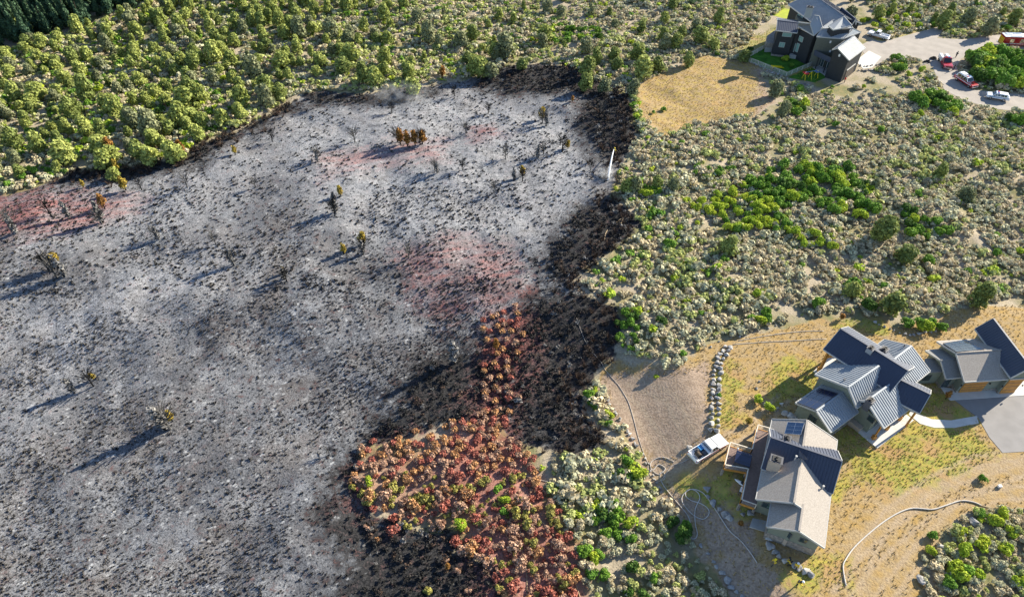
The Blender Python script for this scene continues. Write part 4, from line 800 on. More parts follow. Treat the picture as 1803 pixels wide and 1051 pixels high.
def truck(p0, p1, name, label, cat, paint, roof=None, bed='open', L=5.9, W_=2.0, bar=False, ground=None, group=None, stripe=None, H=1.92):
    a = G(*p0); b = G(*p1); c = (a+b)/2; rz = math.atan2(b[1]-a[1], b[0]-a[0]); E = empty(name, (c[0], c[1], float(T(c[0], c[1]))+.03), rz, label, cat, group); h = L/2; roof = roof or paint
    m = MB(); cb0 = {'open': -.45, 'suv': -h+.25, 'flat': -.1}[bed]
    prism(m, [(-h if bed != 'flat' else cb0-.3, .48), (h-.1, .48), (h, .6), (h-.02, .95), (h-.25, 1.08), (1.55, 1.18), (1.3, 1.2), (cb0, 1.2), (cb0 if bed != 'suv' else -h, 1.15), (cb0 if bed != 'suv' else -h, .8)] if bed != 'open' else [(-h+.03, .5), (h-.1, .48), (h, .6), (h-.02, .95), (h-.25, 1.08), (1.55, 1.18), (1.3, 1.2), (cb0, 1.2), (cb0, .85), (-h+.03, .85)], W_)
    if bed == 'open':
        for s in (-1, 1): m.box(((cb0-h)/2, s*(W_/2-.06), 1.0), (h+cb0, .12, .42))
        m.box((-h+.06, 0, 1.0), (.1, W_-.02, .42))
    m.build('body', M[paint], E, bevel=.05)
    m = MB(); lo = W_-.06; hi = W_-.42
    prof = [(cb0+.02, 1.18), (1.35, 1.18), (.62, H), (cb0+(.12 if bed != 'suv' else .35), H)]; prism(m, prof, lo, [lo, lo, hi, hi]); cabo = m.build('cab', M[roof], E, bevel=.05)
    yl = lambda z: (lo+(hi-lo)*(z-1.18)/(H-1.18))/2+.012; xf = lambda z: 1.35+(.62-1.35)*(z-1.18)/(H-1.18)+.012; xr = lambda z: prof[0][0]+(prof[3][0]-prof[0][0])*(z-1.18)/(H-1.18)-.012
    z0, z1_ = 1.24, H-.1
    glassq(cabo, 'windshield', [(xf(z0), -yl(z0)+.12, z0), (xf(z0), yl(z0)-.12, z0), (xf(z1_), yl(z1_)-.1, z1_), (xf(z1_), -yl(z1_)+.1, z1_)], .02)
    glassq(cabo, 'rear_window', [(xr(z0), yl(z0)-.2, z0), (xr(z0), -yl(z0)+.2, z0), (xr(z1_), -yl(z1_)+.15, z1_), (xr(z1_), yl(z1_)-.15, z1_)], .02)
    cuts = [cb0+.3, .35, 1.0] if bed != 'suv' else [-h+.75, -1.2, -.35, .35, 1.0]; cuts = [cb0+.25, .3, .95] if bed == 'flat' else cuts
    for s in (-1, 1):
        for x0, x1 in zip(cuts, cuts[1:]): glassq(cabo, 'side_window', [(x0+.05, s*yl(z0), z0), (x1-.03, s*yl(z0), z0), (min(x1-.03, xf(z1_)-.14), s*yl(z1_), z1_), (x0+.08, s*yl(z1_), z1_)][::s], .015)
        m = MB(); m.box((h-.08, s*(W_/2-.22), .86), (.12, .32, .2)); m.build('headlight', M['lamp'], E); m = MB(); m.box((-h+.02, s*(W_/2-.1), .98), (.08, .14, .3)); m.build('tail_light', M['tail'], E)
        m = MB(); m.box((.98, s*(W_/2+.13), 1.28), (.12, .2, .22)); m.build('mirror', M['blk'], E)
        m = MB(); m.box((0, s*(W_/2), .5), (L*.5, .06, .1)); m.build('running_board', M['blk'], E)
        if stripe: m = MB(); m.box((-.1, s*(W_/2+.006), .92), (L*.86, .02, .16)); m.build('stripe', M[stripe], E)
    m = MB(); m.box((h+.03, 0, .52), (.14, W_*.94, .22)); m.build('bumper', M['chrome'], E, bevel=.03); m = MB(); m.box((-h-.02, 0, .52), (.14, W_*.92, .2)); m.build('bumper', M['chrome'], E, bevel=.03)
    m = MB(); m.box((h+.01, 0, .84), (.04, W_*.5, .24)); m.build('grille', M['blk'], E)
    wheel_pair(E, h-1.0, W_/2-.1, .4); wheel_pair(E, -h+1.15, W_/2-.1, .4)
    if bar:
        m = MB(); m.box((.15, 0, H+.07), (.3, 1.2, .12)); lb = m.build('light_bar', M['tail'], E); m = MB(); m.box((.15, .3, H+.075), (.31, .55, .13)); m.build('lens', M['bluep'], lb)
    return E
def bars(E, name, m, *bx):
    mb = MB()
    for c_, d_ in bx: mb.box(c_, d_)
    return mb.build(name, M[m], E, bevel=.02)
PU = truck((1221, 812), (1268, 779), 'fire_pickup', 'white fire pickup with pump and hose reel in its bed, beside the deck', 'pickup', 'white', L=6.2, W_=2.1, stripe='tail')
bars(PU, 'water_tank', 'bluep', ((-1.15, .45, 1.15), (.8, .8, .5))); bars(PU, 'water_tank', 'dgrey', ((-1.1, -.45, 1.1), (.9, .7, .4)))
bars(PU, 'tool_box', 'white', ((-.72, 0, 1.3), (.35, 1.9, .3))); bars(PU, 'pump', 'dgrey', ((-1.9, .35, 1.1), (.5, .6, .5)), ((-1.85, .35, 1.42), (.25, .3, .2)))
m = MB(); m.lathe((-2.25, -.25, 1.3), [(.15, -.42), (.42, -.42), (.42, -.38), (.3, -.36), (.3, .36), (.42, .38), (.42, .42), (.15, .42)], 16, 'y'); rl = m.build('hose_reel', M['blk'], PU); m = MB(); m.lathe((-2.25, -.25, 1.3), [(.28, -.34), (.36, -.32), (.36, .32), (.28, .34)], 16, 'y'); m.build('wound_hose', M['bark'], rl)
m = MB(); [m.bar((-.55, s*.9, 1.2), (-.55, s*.9, 1.95), .06) for s in (-1, 1)]; m.bar((-.55, -.9, 1.95), (-.55, .9, 1.95), .06); m.bar((-.55, -.9, 1.6), (-.55, .9, 1.6), .05); m.build('headache_rack', M['chrome'], PU)
truck((1562, 71), (1529, 62), 'pickup_truck', 'white pickup with empty dark bed parked beside the black house', 'pickup', 'white')
e_ = truck((1680, 136), (1718, 160), 'crew_vehicle', 'long red crew vehicle with white roof on the gravel bend', 'fire vehicle', 'redp', 'white', 'suv', L=6.3, W_=2.1, H=2.05, bar=True, stripe='white')
bars(e_, 'roof_box', 'white', ((-1.6, 0, 2.12), (1.6, 1.4, .16))); bars(e_, 'roof_rack', 'dgrey', ((-.5, .5, 2.12), (1.2, .05, .08)), ((-.5, -.5, 2.12), (1.2, .05, .08)), ((-.5, 0, 2.12), (.06, 1.1, .06)))
e_ = truck((1771, 178), (1737, 172), 'patrol_suv', 'white patrol SUV with blue stripe and light bar on the gravel road', 'SUV', 'white', 'white', 'suv', L=5.1, W_=1.95, H=1.8, bar=True, stripe='bluep')
e_ = truck((1655, 101), (1670, 128), 'brush_truck', 'red brush truck with white equipment body standing where the roads meet', 'fire truck', 'redp', 'redp', 'flat', L=6.4, W_=2.3, H=2.2, bar=True)
bars(e_, 'equipment_body', 'white', ((-1.85, .75, 1.2), (2.7, .75, 1.0)), ((-1.85, -.75, 1.2), (2.7, .75, 1.0)), ((-1.85, 0, .8), (2.7, .8, .3))); bars(e_, 'water_tank', 'dgrey', ((-1.6, 0, 1.35), (1.5, .7, .8))); bars(e_, 'hose_bed', 'hoset', ((-2.8, 0, 1.2), (.6, .7, .5)))
for s in (-1, 1): bars(e_, 'grab_rail', 'chrome', ((-1.85, s*.9, 1.85), (2.6, .05, .05)), ((-3.1, s*.9, 1.75), (.05, .05, .25)), ((-.6, s*.9, 1.75), (.05, .05, .25)))
# fire engine, partly outside the frame
a = G(1758, 80); b = G(1830, 82); rz = math.atan2(b[1]-a[1], b[0]-a[0]); c = a+(b-a)/np.linalg.norm(b-a)*4.2; FE = empty('fire_engine', (c[0], c[1], .04), rz, 'large red fire engine with white roof and yellow striped rear at the right edge', 'fire engine')
m = MB(); m.box((-1.2, 0, 1.75), (6.0, 2.5, 2.3)); bd = m.build('body', M['redp'], FE, bevel=.06); m = MB(); m.box((-1.2, 0, 2.95), (5.9, 2.45, .1)); m.box((-2.6, .6, 3.1), (1.6, .6, .2)); m.box((-1.0, -.7, 3.05), (3.0, .4, .12)); m.build('roof', M['white'], FE)
m = MB(); prism(m, [(1.85, .6), (4.4, .6), (4.5, 1.6), (4.2, 2.75), (1.85, 2.75)], 2.45); cb = m.build('cab', M['redp'], FE, bevel=.08); m = MB(); m.box((3.0, 0, 2.8), (2.3, 2.3, .1)); m.build('cab_roof', M['white'], FE)
glassq(cb, 'windshield', [(4.49, -1.1, 1.75), (4.49, 1.1, 1.75), (4.25, 1.05, 2.6), (4.25, -1.05, 2.6)], .03)
for s in (-1, 1):
    for x0, x1 in ((2.1, 2.9), (3.1, 4.0)): m = MB(); m.box(((x0+x1)/2, s*1.23, 2.1), (x1-x0, .04, .7)); m.build('side_window', M['bglass'], cb)
    m = MB(); m.box((-1.2, s*1.26, 1.0), (5.6, .03, .14)); m.build('stripe', M['white'], FE)
    for x in (-3.2, -1.9, -.4, .9): m = MB(); m.box((x, s*1.262, 1.8), (1.1, .03, 1.1)); m.build('locker_shutter', M['chrome' if x in (-1.9, .9) else 'redp'], FE)
for k in range(4): m = MB(); m.box((-4.22, -.95+.62*k, 1.6), (.03, .34, 1.8)); m.build('rear_chevron', M['yelp'], FE)
m = MB(); m.box((-4.35, 0, .6), (.4, 2.4, .2)); m.build('rear_step', M['chrome'], FE); m = MB(); m.box((3.4, 0, 2.93), (.4, 1.8, .16)); m.build('light_bar', M['tail'], FE); m = MB(); m.box((-1, .9, 3.15), (4.0, .3, .1)); m.build('ladder', M['chrome'], FE)
wheel_pair(FE, 3.3, 1.12, .52, .34); wheel_pair(FE, -2.4, 1.12, .52, .4)

# ------------------------------------------------------------ people
def person(px, py, rz, label, top='yel', legs='pants', helm='yelp', pose='stand', name='person'):
    p = G(px, py); E = empty(name, p, rz, label, 'person', None)
    lean = {'stand': 0, 'bend': .55, 'walk': .08}[pose]
    hip = np.array([0, 0, .93]); sh = hip+np.array([math.sin(lean)*.5, 0, math.cos(lean)*.5]); nk = sh+np.array([math.sin(lean)*.1, 0, math.cos(lean)*.1]); hd = nk+np.array([.03+math.sin(lean)*.12, 0, .14])
    st = .22 if pose == 'walk' else .04
    V = [hip, (hip+sh)/2, sh, nk, nk+(hd-nk)*.5, hd, hd+[0, 0, .1]]; Rr = [.15, .14, .15, .06, .06, .105, .085]; Ed = [(0, 1), (1, 2), (2, 3), (3, 4), (4, 5), (5, 6)]; hands = []
    for s in (-1, 1):
        i = len(V); V += [hip+[0, s*.1, -.08], np.array([s*st+.05, s*.12, .5]), np.array([s*st*1.4-.02, s*.13, .09]), np.array([s*st*1.4+.15, s*.14, .05])]; Rr += [.10, .07, .05, .045]; Ed += [(0, i), (i, i+1), (i+1, i+2), (i+2, i+3)]
        i = len(V); hnd = sh+np.array([.32 if pose != 'stand' or s > 0 else .1, s*.2, -.42 if pose == 'stand' else -.38]); V += [sh+[0, s*.19, -.03], sh+[.06, s*.25, -.27], hnd]; Rr += [.065, .045, .032]; Ed += [(2, i), (i, i+1), (i+1, i+2)]; hands.append((hnd, s))
    me = bpy.data.meshes.new('body'); me.from_pydata([tuple(map(float, v)) for v in V], Ed, []); me.materials.append(M[legs]); o = link('body', me, E)
    sk_ = o.modifiers.new('skin', 'SKIN'); sk_.use_smooth_shade = True
    for i, r_ in enumerate(Rr): me.skin_vertices[0].data[i].radius = (r_, r_)
    me.skin_vertices[0].data[0].use_root = True; o.modifiers.new('sub', 'SUBSURF').levels = 1
    # jacket: torso and sleeves a little outside the body
    m = MB(); m.lathe((0, 0, 0), [(.17, .86), (.19, .98), (.185, 1.1), (.2, 1.3), (.19, 1.42), (.1, 1.48)], 12); k = m.v
    m.v = [(x*.8+max(0, z-.93)*math.tan(lean), y*1.12, .93+(z-.93)*math.cos(lean)) for x, y, z in k]
    for s in (-1, 1): i = 7+7*(0 if s < 0 else 1)+4; m.tube([V[i], V[i+1], V[i+2]+np.array([-.03, 0, .03])], .085, 8, r2=.055)
    m.build('jacket', M[top], E, smooth=True)
    m = MB()
    for z in (1.08,): m.lathe((max(0, z-.93)*math.tan(lean), 0, z), [(.195, -.03), (.2, 0), (.195, .03)], 12)
    m.build('reflective_band', M['trim'], E)
    m = MB(); m.lathe(tuple(hd+[0, 0, .03]), [(.165, 0), (.17, .02), (.125, .03), (.12, .09), (.08, .14), (.02, .16)], 12); m.build('helmet', M[helm], E, smooth=True)
    for hnd, s in hands:
        m = MB(); m.box(hnd+[.02, 0, -.04], (.07, .035, .09))
        for f_ in range(4): q = hnd+np.array([-.01+.02*f_+.0, 0, -.085]); m.tube([q, q+[.004, -s*.012, -.04], q+[.004, -s*.03, -.065-.006*(f_ in (1, 2))]], .010, 5, r2=.007)
        m.tube([hnd+[.05, 0, -.03], hnd+[.085, -s*.01, -.06], hnd+[.09, -s*.02, -.085]], .011, 5, r2=.008); m.build('glove', M['skin'], E)
    m = MB(); m.box(hd+[.1, 0, -.01], (.03, .025, .035)); m.box(hd+[.098, 0, -.055], (.01, .05, .012)); m.build('face', M['skin'], E)
    m = MB(); 
    for s in (-1, 1): m.box(hd+[.1, s*.035, .02], (.012, .022, .012)); m.box(hd+[0, s*.105, -.005], (.03, .02, .05))
    m.build('eyes_and_ears', M['blk'], E)
    if top == 'yel': m = MB(); m.box(np.array([-.17+.25*math.tan(lean), 0, 1.22]), (.16, .3, .42)); m.build('backpack', M['pants'], E, bevel=.03)
    return E
person(1361, 994, R(200), 'firefighter in yellow jacket and dark trousers, leftmost beside the low boulder wall', pose='walk')
person(1389, 996, R(120), 'firefighter in yellow jacket, bending at the boulder wall', pose='bend', helm='blk')
person(1399, 1001, R(240), 'firefighter in yellow jacket with a white helmet', helm='whel')
person(1402, 1030, R(330), 'firefighter in yellow jacket on the sunny grass, lowest of the four', pose='bend', helm='whel')
person(1081, 272, R(260), 'firefighter aiming the water jet at the burn\'s right edge', pose='walk')
person(1486, 146, R(10), 'person in dark red clothes on the dirt below the black house patio', 'redc', 'pants', 'blk')
person(1682, 102, R(40), 'person in dark clothes walking on the gravel road above the brush truck', 'pants', 'pants', 'blk', 'walk')
person(1678, 124, R(-60), 'person in dark clothes standing beside the brush truck hood', 'pants', 'pants', 'blk')
person(1467, 134, R(90), 'person in a red top on the patio of the black house', 'redc', 'white', 'blk')

# ------------------------------------------------------------ yard things
def fence(pts, label, h=1.15):
    W = [G(*p) for p in pts]; c = W[0]; E = empty('picket_fence', c, 0, label, 'fence')
    for i in range(len(W)-1):
        a, b = W[i]-c, W[i+1]-c; n_ = max(1, round(np.linalg.norm(b-a)/2.0))
        for k in range(n_+(i == len(W)-2)): m = MB(); p = a+(b-a)*k/n_; m.bar(p, p+[0, 0, h+.1], .13); m.build('post', M['fence'], E)
        m = MB()
        for z in (.15, .4, .65, .9, 1.1): m.bar(a+[0, 0, z*h], b+[0, 0, z*h], .04, .11)
        m.build('rails', M['fence'], E)
fence([zz(335, 588), zz(70, 738), zz(580, 940), zz(905, 805)], 'pale rail fence round the green lawn of the black house')
a, b = G(*zz(395, 872)), G(*zz(540, 838)); SLD = empty('slide', a, math.atan2(b[1]-a[1], b[0]-a[0]), 'bright yellow slide lying over the lawn fence', 'slide'); m = MB(); ln = float(np.linalg.norm(b-a)); m.slab([(0, -.35, 1.3), (ln, -.35, .25), (ln, .35, .25), (0, .35, 1.3)], .06); m.build('chute', M['yelp'], SLD)
for s in (-1, 1): m = MB(); m.bar((0, s*.37, 1.4), (ln, s*.37, .35), .06, .2); m.build('side_wall', M['yelp'], SLD); m = MB(); m.bar((.1, s*.3, 0), (.1, s*.3, 1.3), .07); m.build('leg', M['wood'], SLD)
p = G(*zz(870, 960)); PS = empty('playset', p, R(20), 'small play frame in red, blue and yellow on the lower lawn', 'play frame')
for x in (-2, 0, 2): m = MB(); m.bar((x, -.7, 0), (x, 0, 2), .1); m.bar((x, .7, 0), (x, 0, 2), .1); m.build('frame', M['yelp'], PS)
m = MB(); m.bar((-2.1, 0, 2), (2.1, 0, 2), .1); m.build('beam', M['bluec'], PS); m = MB(); m.slab([(-2.4, -.8, 1.9), (-1.2, -.8, 1.9), (-1.2, .8, 1.9), (-2.4, .8, 1.9)], .1); m.build('canopy', M['redc'], PS); m = MB(); m.slab([(1.2, -.6, 1.7), (2.4, -.6, 1.7), (2.4, .6, 1.7), (1.2, .6, 1.7)], .1); m.build('canopy', M['bluec'], PS)
p = G(*zz(1180, 890)); SF = empty('outdoor_sofa', (p[0], p[1], .1), R(-25), 'white outdoor sofa with red cushions on the patio', 'sofa'); m = MB(); m.box((0, 0, .25), (2.0, .8, .4)); m.build('seat', M['white'], SF, bevel=.05); m = MB(); m.box((0, .38, .55), (2.0, .18, .5)); m.build('backrest', M['white'], SF, bevel=.04); m = MB(); m.box((-.5, .1, .55), (.5, .4, .3)); m.build('cushion', M['redc'], SF, bevel=.05)
p = G(*zz(1080, 860)); TB = empty('patio_table', (p[0], p[1], .1), 0, 'small dark round table on the blue grey patio', 'table'); m = MB(); m.lathe((0, 0, .7), [(.55, 0), (.6, .03), (.55, .06)], 14); m.build('table_top', M['dgrey'], TB); m = MB(); m.tube([(0, 0, 0), (0, 0, .7)], .06); m.build('leg', M['dgrey'], TB)
p = G(*z3(318, 735)); KY = empty('white_kayak', p, R(50), 'small white boat shaped hull lying beside the deck', 'kayak'); m = MB(); m.lathe((0, 0, .25), [(.02, -1.3), (.2, -.9), (.32, -.2), (.32, .3), (.2, .9), (.02, 1.3)], 10, 'y'); hl_ = m.build('hull', M['white'], KY, smooth=True); hl_.scale = (1, 1, .6); m = MB(); m.lathe((0, 0, .36), [(.2, -.3), (.24, 0), (.2, .3)], 8, 'y'); m.build('cockpit', M['blk'], KY)
p = G(*z3(298, 815)); GR = empty('barbecue_grill', p, R(60), 'dark barbecue grill with a white lid beside the deck', 'grill'); m = MB(); m.box((0, 0, .6), (.9, .5, .5)); m.build('firebox', M['dgrey'], GR, bevel=.04); m = MB(); m.box((0, 0, .92), (.85, .48, .18)); m.build('lid', M['white'], GR, bevel=.07)
for sx in (-1, 1):
    for sy in (-1, 1): m = MB(); m.bar((sx*.38, sy*.2, 0), (sx*.38, sy*.2, .4), .05); m.build('leg', M['blk'], GR)
p = G(1702, 857); m = MB(); m.box((0, 0, .2), (.5, .4, .4)); bx_ = m.build('white_bucket', M['white'], None, bevel=.05); bx_.location = G(1759, 857); tag(bx_, 'small white box standing alone on the dry grass at right', 'box')
# hose reels and gear left of the brush truck
for (x, y, t_) in ((1632, 110, 'dark tangled hose pile, left of the brush truck'), (1643, 104, 'dark ring of hose above the tangled pile')):
    m = MB(); c_ = G(x, y)
    for k in range(4): m.tube([(math.cos(a_)*(.9-.1*k), math.sin(a_)*(.9-.1*k)*.8, .1+.12*k) for a_ in np.linspace(0, 6.2, 18)], .07, 5)
    o = m.build('hose_coil', M['blk'], None); o.location = c_; tag(o, t_, 'hose coil')
hosel([(1556, 134), (1600, 122), (1633, 112), (1650, 106)], .09, 'hose', 'pale hose running left from the brush truck')
# water jet and smoke
mw = bpy.data.materials.new('water_spray'); mw.use_nodes = True; n = mw.node_tree; n.nodes.clear(); o_ = n.nodes.new('ShaderNodeOutputMaterial'); t_ = n.nodes.new('ShaderNodeBsdfTransparent'); d_ = n.nodes.new('ShaderNodeBsdfDiffuse'); d_.inputs[0].default_value = (.85, .87, .9, 1); x_ = n.nodes.new('ShaderNodeMixShader'); no_ = n.nodes.new('ShaderNodeTexNoise'); no_.inputs['Scale'].default_value = 4; g_ = n.nodes.new('ShaderNodeNewGeometry'); n.links.new(g_.outputs['Position'], no_.inputs['Vector'])
mr_ = n.nodes.new('ShaderNodeMapRange'); mr_.inputs[1].default_value = .3; mr_.inputs[2].default_value = .6; mr_.inputs[3].default_value = .25; mr_.inputs[4].default_value = .95; n.links.new(no_.outputs['Fac'], mr_.inputs[0]); n.links.new(mr_.outputs[0], x_.inputs[0]); n.links.new(t_.outputs[0], x_.inputs[1]); n.links.new(d_.outputs[0], x_.inputs[2]); n.links.new(x_.outputs[0], o_.inputs[0]); M['spray'] = mw
a = G(1080, 270)+np.array([0, -.3, 1.3]); b = G(1070, 318); P_ = [a+(b-a)*t+np.array([0, 0, 1.6*math.sin(math.pi*t)]) for t in np.linspace(0, 1, 14)]
m = MB(); m.tube(P_, .05, 8, r2=.26); tag(m.build('water_jet', M['spray'], None, smooth=True), 'white water jet arcing down onto the burn\'s right edge', 'water jet')
def puff(name, label, c, r, dens, col, sc=.5):
    m = bpy.data.materials.new(name); m.use_nodes = True; n = m.node_tree; n.nodes.clear(); o_ = n.nodes.new('ShaderNodeOutputMaterial'); v_ = n.nodes.new('ShaderNodeVolumePrincipled'); v_.inputs['Color'].default_value = (*col, 1); v_.inputs['Anisotropy'].default_value = .2
    tc_ = n.nodes.new('ShaderNodeTexCoord'); nz = n.nodes.new('ShaderNodeTexNoise'); nz.inputs['Scale'].default_value = sc; nz.inputs['Detail'].default_value = 3; g_ = n.nodes.new('ShaderNodeNewGeometry'); n.links.new(g_.outputs['Position'], nz.inputs['Vector'])
    ln_ = n.nodes.new('ShaderNodeVectorMath'); ln_.operation = 'LENGTH'; n.links.new(tc_.outputs['Object'], ln_.inputs[0])
    f1 = n.nodes.new('ShaderNodeMapRange'); f1.inputs[1].default_value = 0; f1.inputs[2].default_value = 1; f1.inputs[3].default_value = 1; f1.inputs[4].default_value = 0; n.links.new(ln_.outputs['Value'], f1.inputs[0])
    f2 = n.nodes.new('ShaderNodeMapRange'); f2.inputs[1].default_value = .42; f2.inputs[2].default_value = .7; n.links.new(nz.outputs['Fac'], f2.inputs[0])
    k = n.nodes.new('ShaderNodeMath'); k.operation = 'MULTIPLY'; n.links.new(f1.outputs[0], k.inputs[0]); n.links.new(f2.outputs[0], k.inputs[1]); k2 = n.nodes.new('ShaderNodeMath'); k2.operation = 'MULTIPLY'; k2.inputs[1].default_value = dens; n.links.new(k.outputs[0], k2.inputs[0]); n.links.new(k2.outputs[0], v_.inputs['Density']); n.links.new(v_.outputs[0], o_.inputs['Volume'])
    bm = bmesh.new(); bmesh.ops.create_icosphere(bm, subdivisions=3, radius=1); me = bpy.data.meshes.new(name); bm.to_mesh(me); bm.free(); me.materials.append(m); o = link(name, me); o.location = c; o.scale = r; return tag(o, label, None, None, 'stuff')
puff('smoke', 'thin bluish smoke wisp at the upper burn edge', G(708, 178, 1.6), (9, 5, 3.5), .22, (.97, .98, 1))
puff('spray_mist', 'white mist where the water jet hits the ground', G(1066, 312, .8), (2.4, 2.0, 1.5), 1.6, (.95, .97, 1), .9)

# ------------------------------------------------------------ vegetation
TAKEN = []     # discs kept free: (x, y, r)
def free(x, y, pad=0):
    for P in SHEETS:
        if sdist(P, np.array([x]), np.array([y]))[0] > -1.0: return False
    return True
def blocked(A, B, pad=.8):
    k = np.zeros(len(A), bool)
    for P in SHEETS+HP: k |= sdist(P, A, B) > -pad
    return k
HP = [wpoly(p) for p in ([(1330, 60), (1400, 0), (1520, 0), (1560, 60), (1550, 110), (1480, 170), (1300, 110)],
  [(1270, 740), (1490, 730), (1500, 960), (1420, 1010), (1260, 840)], [(1390, 560), (1680, 560), (1803, 520), (1803, 800), (1560, 800), (1390, 740)])]
FOREST = [(-60, -60), (1340, -60), (1335, 60), (1250, 90), (1190, 108), (1112, 150), (1062, 138), (1000, 108), (930, 102), (870, 113), (800, 133), (750, 145), (700, 150), (640, 158), (570, 150), (505, 165), (465, 195), (395, 224), (345, 238), (320, 268), (250, 283), (180, 288), (100, 308), (-60, 345)]
WFo = wpoly(FOREST); CONP = wpoly([(-60, -60), (290, -60), (250, 12), (195, 30), (150, 50), (100, 62), (60, 80), (20, 88), (-60, 92)])
rng = np.random.default_rng(77)
# junipers: a survey of the larger ones first, then the rest of the wood
JB = [(270, 215, 2.6), (310, 262, 2.4), (270, 265, 2.2), (240, 205, 2.2), (330, 165, 2.6), (340, 195, 2.4), (322, 200, 2.3), (205, 180, 2.3), (250, 260, 2.4), (180, 245, 2.4), (120, 260, 2.8), (75, 250, 2.3), (30, 240, 2.4), (350, 228, 1.9), (395, 200, 1.8), (380, 130, 1.8), (450, 110, 2.8), (470, 140, 2.6), (430, 165, 2.2), (470, 165, 2.2), (640, 125, 2.2), (660, 130, 2.2), (730, 145, 2.2), (605, 105, 2.4), (720, 120, 2.0), (680, 95, 2.2), (845, 110, 2.6), (835, 105, 2.4), (865, 115, 2.2), (890, 75, 2.8), (920, 105, 1.8), (960, 50, 2.4), (812, 60, 2.4), (755, 50, 2.6), (1035, 110, 2.6), (1030, 140, 2.2), (1130, 105, 3.0), (1155, 105, 2.2), (1122, 85, 2.4), (1030, 75, 2.0), (1050, 95, 2.0), (1080, 90, 1.8), (1170, 70, 2.0), (1190, 65, 2.2), (1065, 145, 1.8), (1115, 148, 1.9), (1210, 98, 2.0), (380, 85, 2.5), (530, 45, 2.6), (585, 45, 2.6), (620, 85, 2.4), (45, 35, 2.8), (500, 95, 2.6), (130, 190, 2.4), (160, 150, 2.6), (70, 150, 2.6), (1230, 50, 2.6), (1310, 90, 2.0), (1255, 70, 1.8), (1738, 42, 2.2), (1655, 25, 2.6), (1700, 20, 2.4), (1780, 22, 2.2), (1490, 20, 2.4), (1105, 322, 1.7), (1118, 325, 1.6), (1183, 322, 1.4), (1155, 318, 1.3), (205, 300, 1.7), (190, 275, 2.2), (1280, 425, 2.0), (1550, 400, 2.4), (1565, 530, 2.3), (1590, 440, 2.2), (1720, 515, 2.2), (1495, 505, 1.6), (1365, 150, 2.0), (1378, 190, 1.6), (1652, 300, 1.6), (1695, 335, 1.9), (1540, 320, 1.2)]
jun = [(*G(x, y+10*s)[:2], s, True) for x, y, s in JB]
A, B = scatter(WFo, 4.9, 1, .95); px, py = PX(A, B, 0)
left = np.clip(1-(px-350)/500, .22, 1)*np.clip(1.0-(py-150)/260, .45, 1); left = np.where(px > 950, .2, left)
k = (rng.random(len(A)) < left*.98) & (sdist(CONP, A, B) < -1) & ~blocked(A, B, 1) & (sdist(WB, A, B) < -1.5)
A, B = A[k], B[k]
cur = np.array([[j[0], j[1]] for j in jun])
for x, y in zip(A, B):
    if np.min((cur[:, 0]-x)**2+(cur[:, 1]-y)**2) > 5: jun.append((x, y, float(rng.uniform(1.0, 2.1)), False))
A, B = scatter(wpoly([(1330, -60), (1860, -60), (1860, 55), (1640, 45), (1560, 52), (1500, 10)]), 6, 3)
for x, y in zip(A, B):
    if rng.random() < .55: jun.append((x, y, float(rng.uniform(.8, 1.8)), False))
jun.sort(key=lambda j: (not j[3], not (-12 < PX(j[0], j[1])[0] < 1815 and PX(j[0], j[1])[1] > -8), j[1]/(j[2]+.5)))
rest = []
TON = {'jun': 'olive', 'jun_y': 'yellow-green', 'jun_g': 'grey-green'}
for i, (x, y, s, big) in enumerate(jun):
    ppx = PX(x, y)[0]; key = ['jun_y', 'jun_y', 'jun', 'jun_g', 'jun_y'][int(rng.integers(5))] if ppx < 900 else ['jun', 'jun_y', 'jun', 'jun_g', 'jun'][int(rng.integers(5))]
    if i < 295: plant(key, i, x, y, s*1.12, ('large ' if s > 2 else 'small ' if s < 1.4 else '')+TON[key]+' juniper '+where(x, y), 'juniper tree', 'junipers of the unburned woodland', sz=s*random.uniform(.8, 1.2))
    else: rest.append((x, y, s*1.22, i, ('jun', 'jun_y', 'jun_g').index(key)))
raws = []
for v in range(3): C, Rr = lobes_tree(rg, 9, 1.0, 2.0, .12, .42); raws.append(leaves(C, Rr, 420, .28, rg, lowcut=-.6, depth=.35))
if rest: merged('juniper_wood', rest, raws, ('jun', 'juny', 'jung'), 'far junipers filling the rest of the woodland')
# dark conifers
A, B = scatter(CONP, 3.3, 5)
for i, (x, y) in enumerate(zip(A, B)): plant('con', i, x, y, random.uniform(1.7, 3.0), 'tall dark narrow conifer in the stand at the top left corner', 'conifer', 'conifers at the top left corner')
# sagebrush
def inwild(A, B): return (sdist(WB, A, B) < -.6) & ~(((sdist(WY, A, B) > -.3) & (sdist(WPa, A, B) < .3))) & (sdist(WF, A, B) < 0) & ~blocked(A, B, .6)
ALL = wpoly([(-150, -100), (1953, -100), (1953, 1200), (-150, 1200)])
A, B = scatter(ALL, 1.06, 9, 1.0); k = inwild(A, B) & (sdist(CONP, A, B) < 1); A, B = A[k], B[k]
trail = np.abs(fbm(A/16+3, B/10, 91)-.5); dens = np.where(sdist(WFo, A, B) > 0, .85, 1.0)*np.clip((fbm(A/4, B/4, 77)-.18)*3.8, .25, 1)*np.where(trail < .018, .15, 1); 
for P in WDI: dens = np.where(sdist(P, A, B) > 0, dens*.25, dens)
k = rng.random(len(A)) < dens; A, B = A[k], B[k]
LOBE = wpoly([(620, 1150), (600, 860), (630, 785), (735, 762), (805, 740), (850, 730), (860, 640), (880, 700), (895, 765), (930, 795), (960, 845), (985, 905), (1015, 980), (1030, 1150)])
inl = sdist(LOBE, A, B)+(fbm(A/2.5, B/2.5, 5)-.5)*5
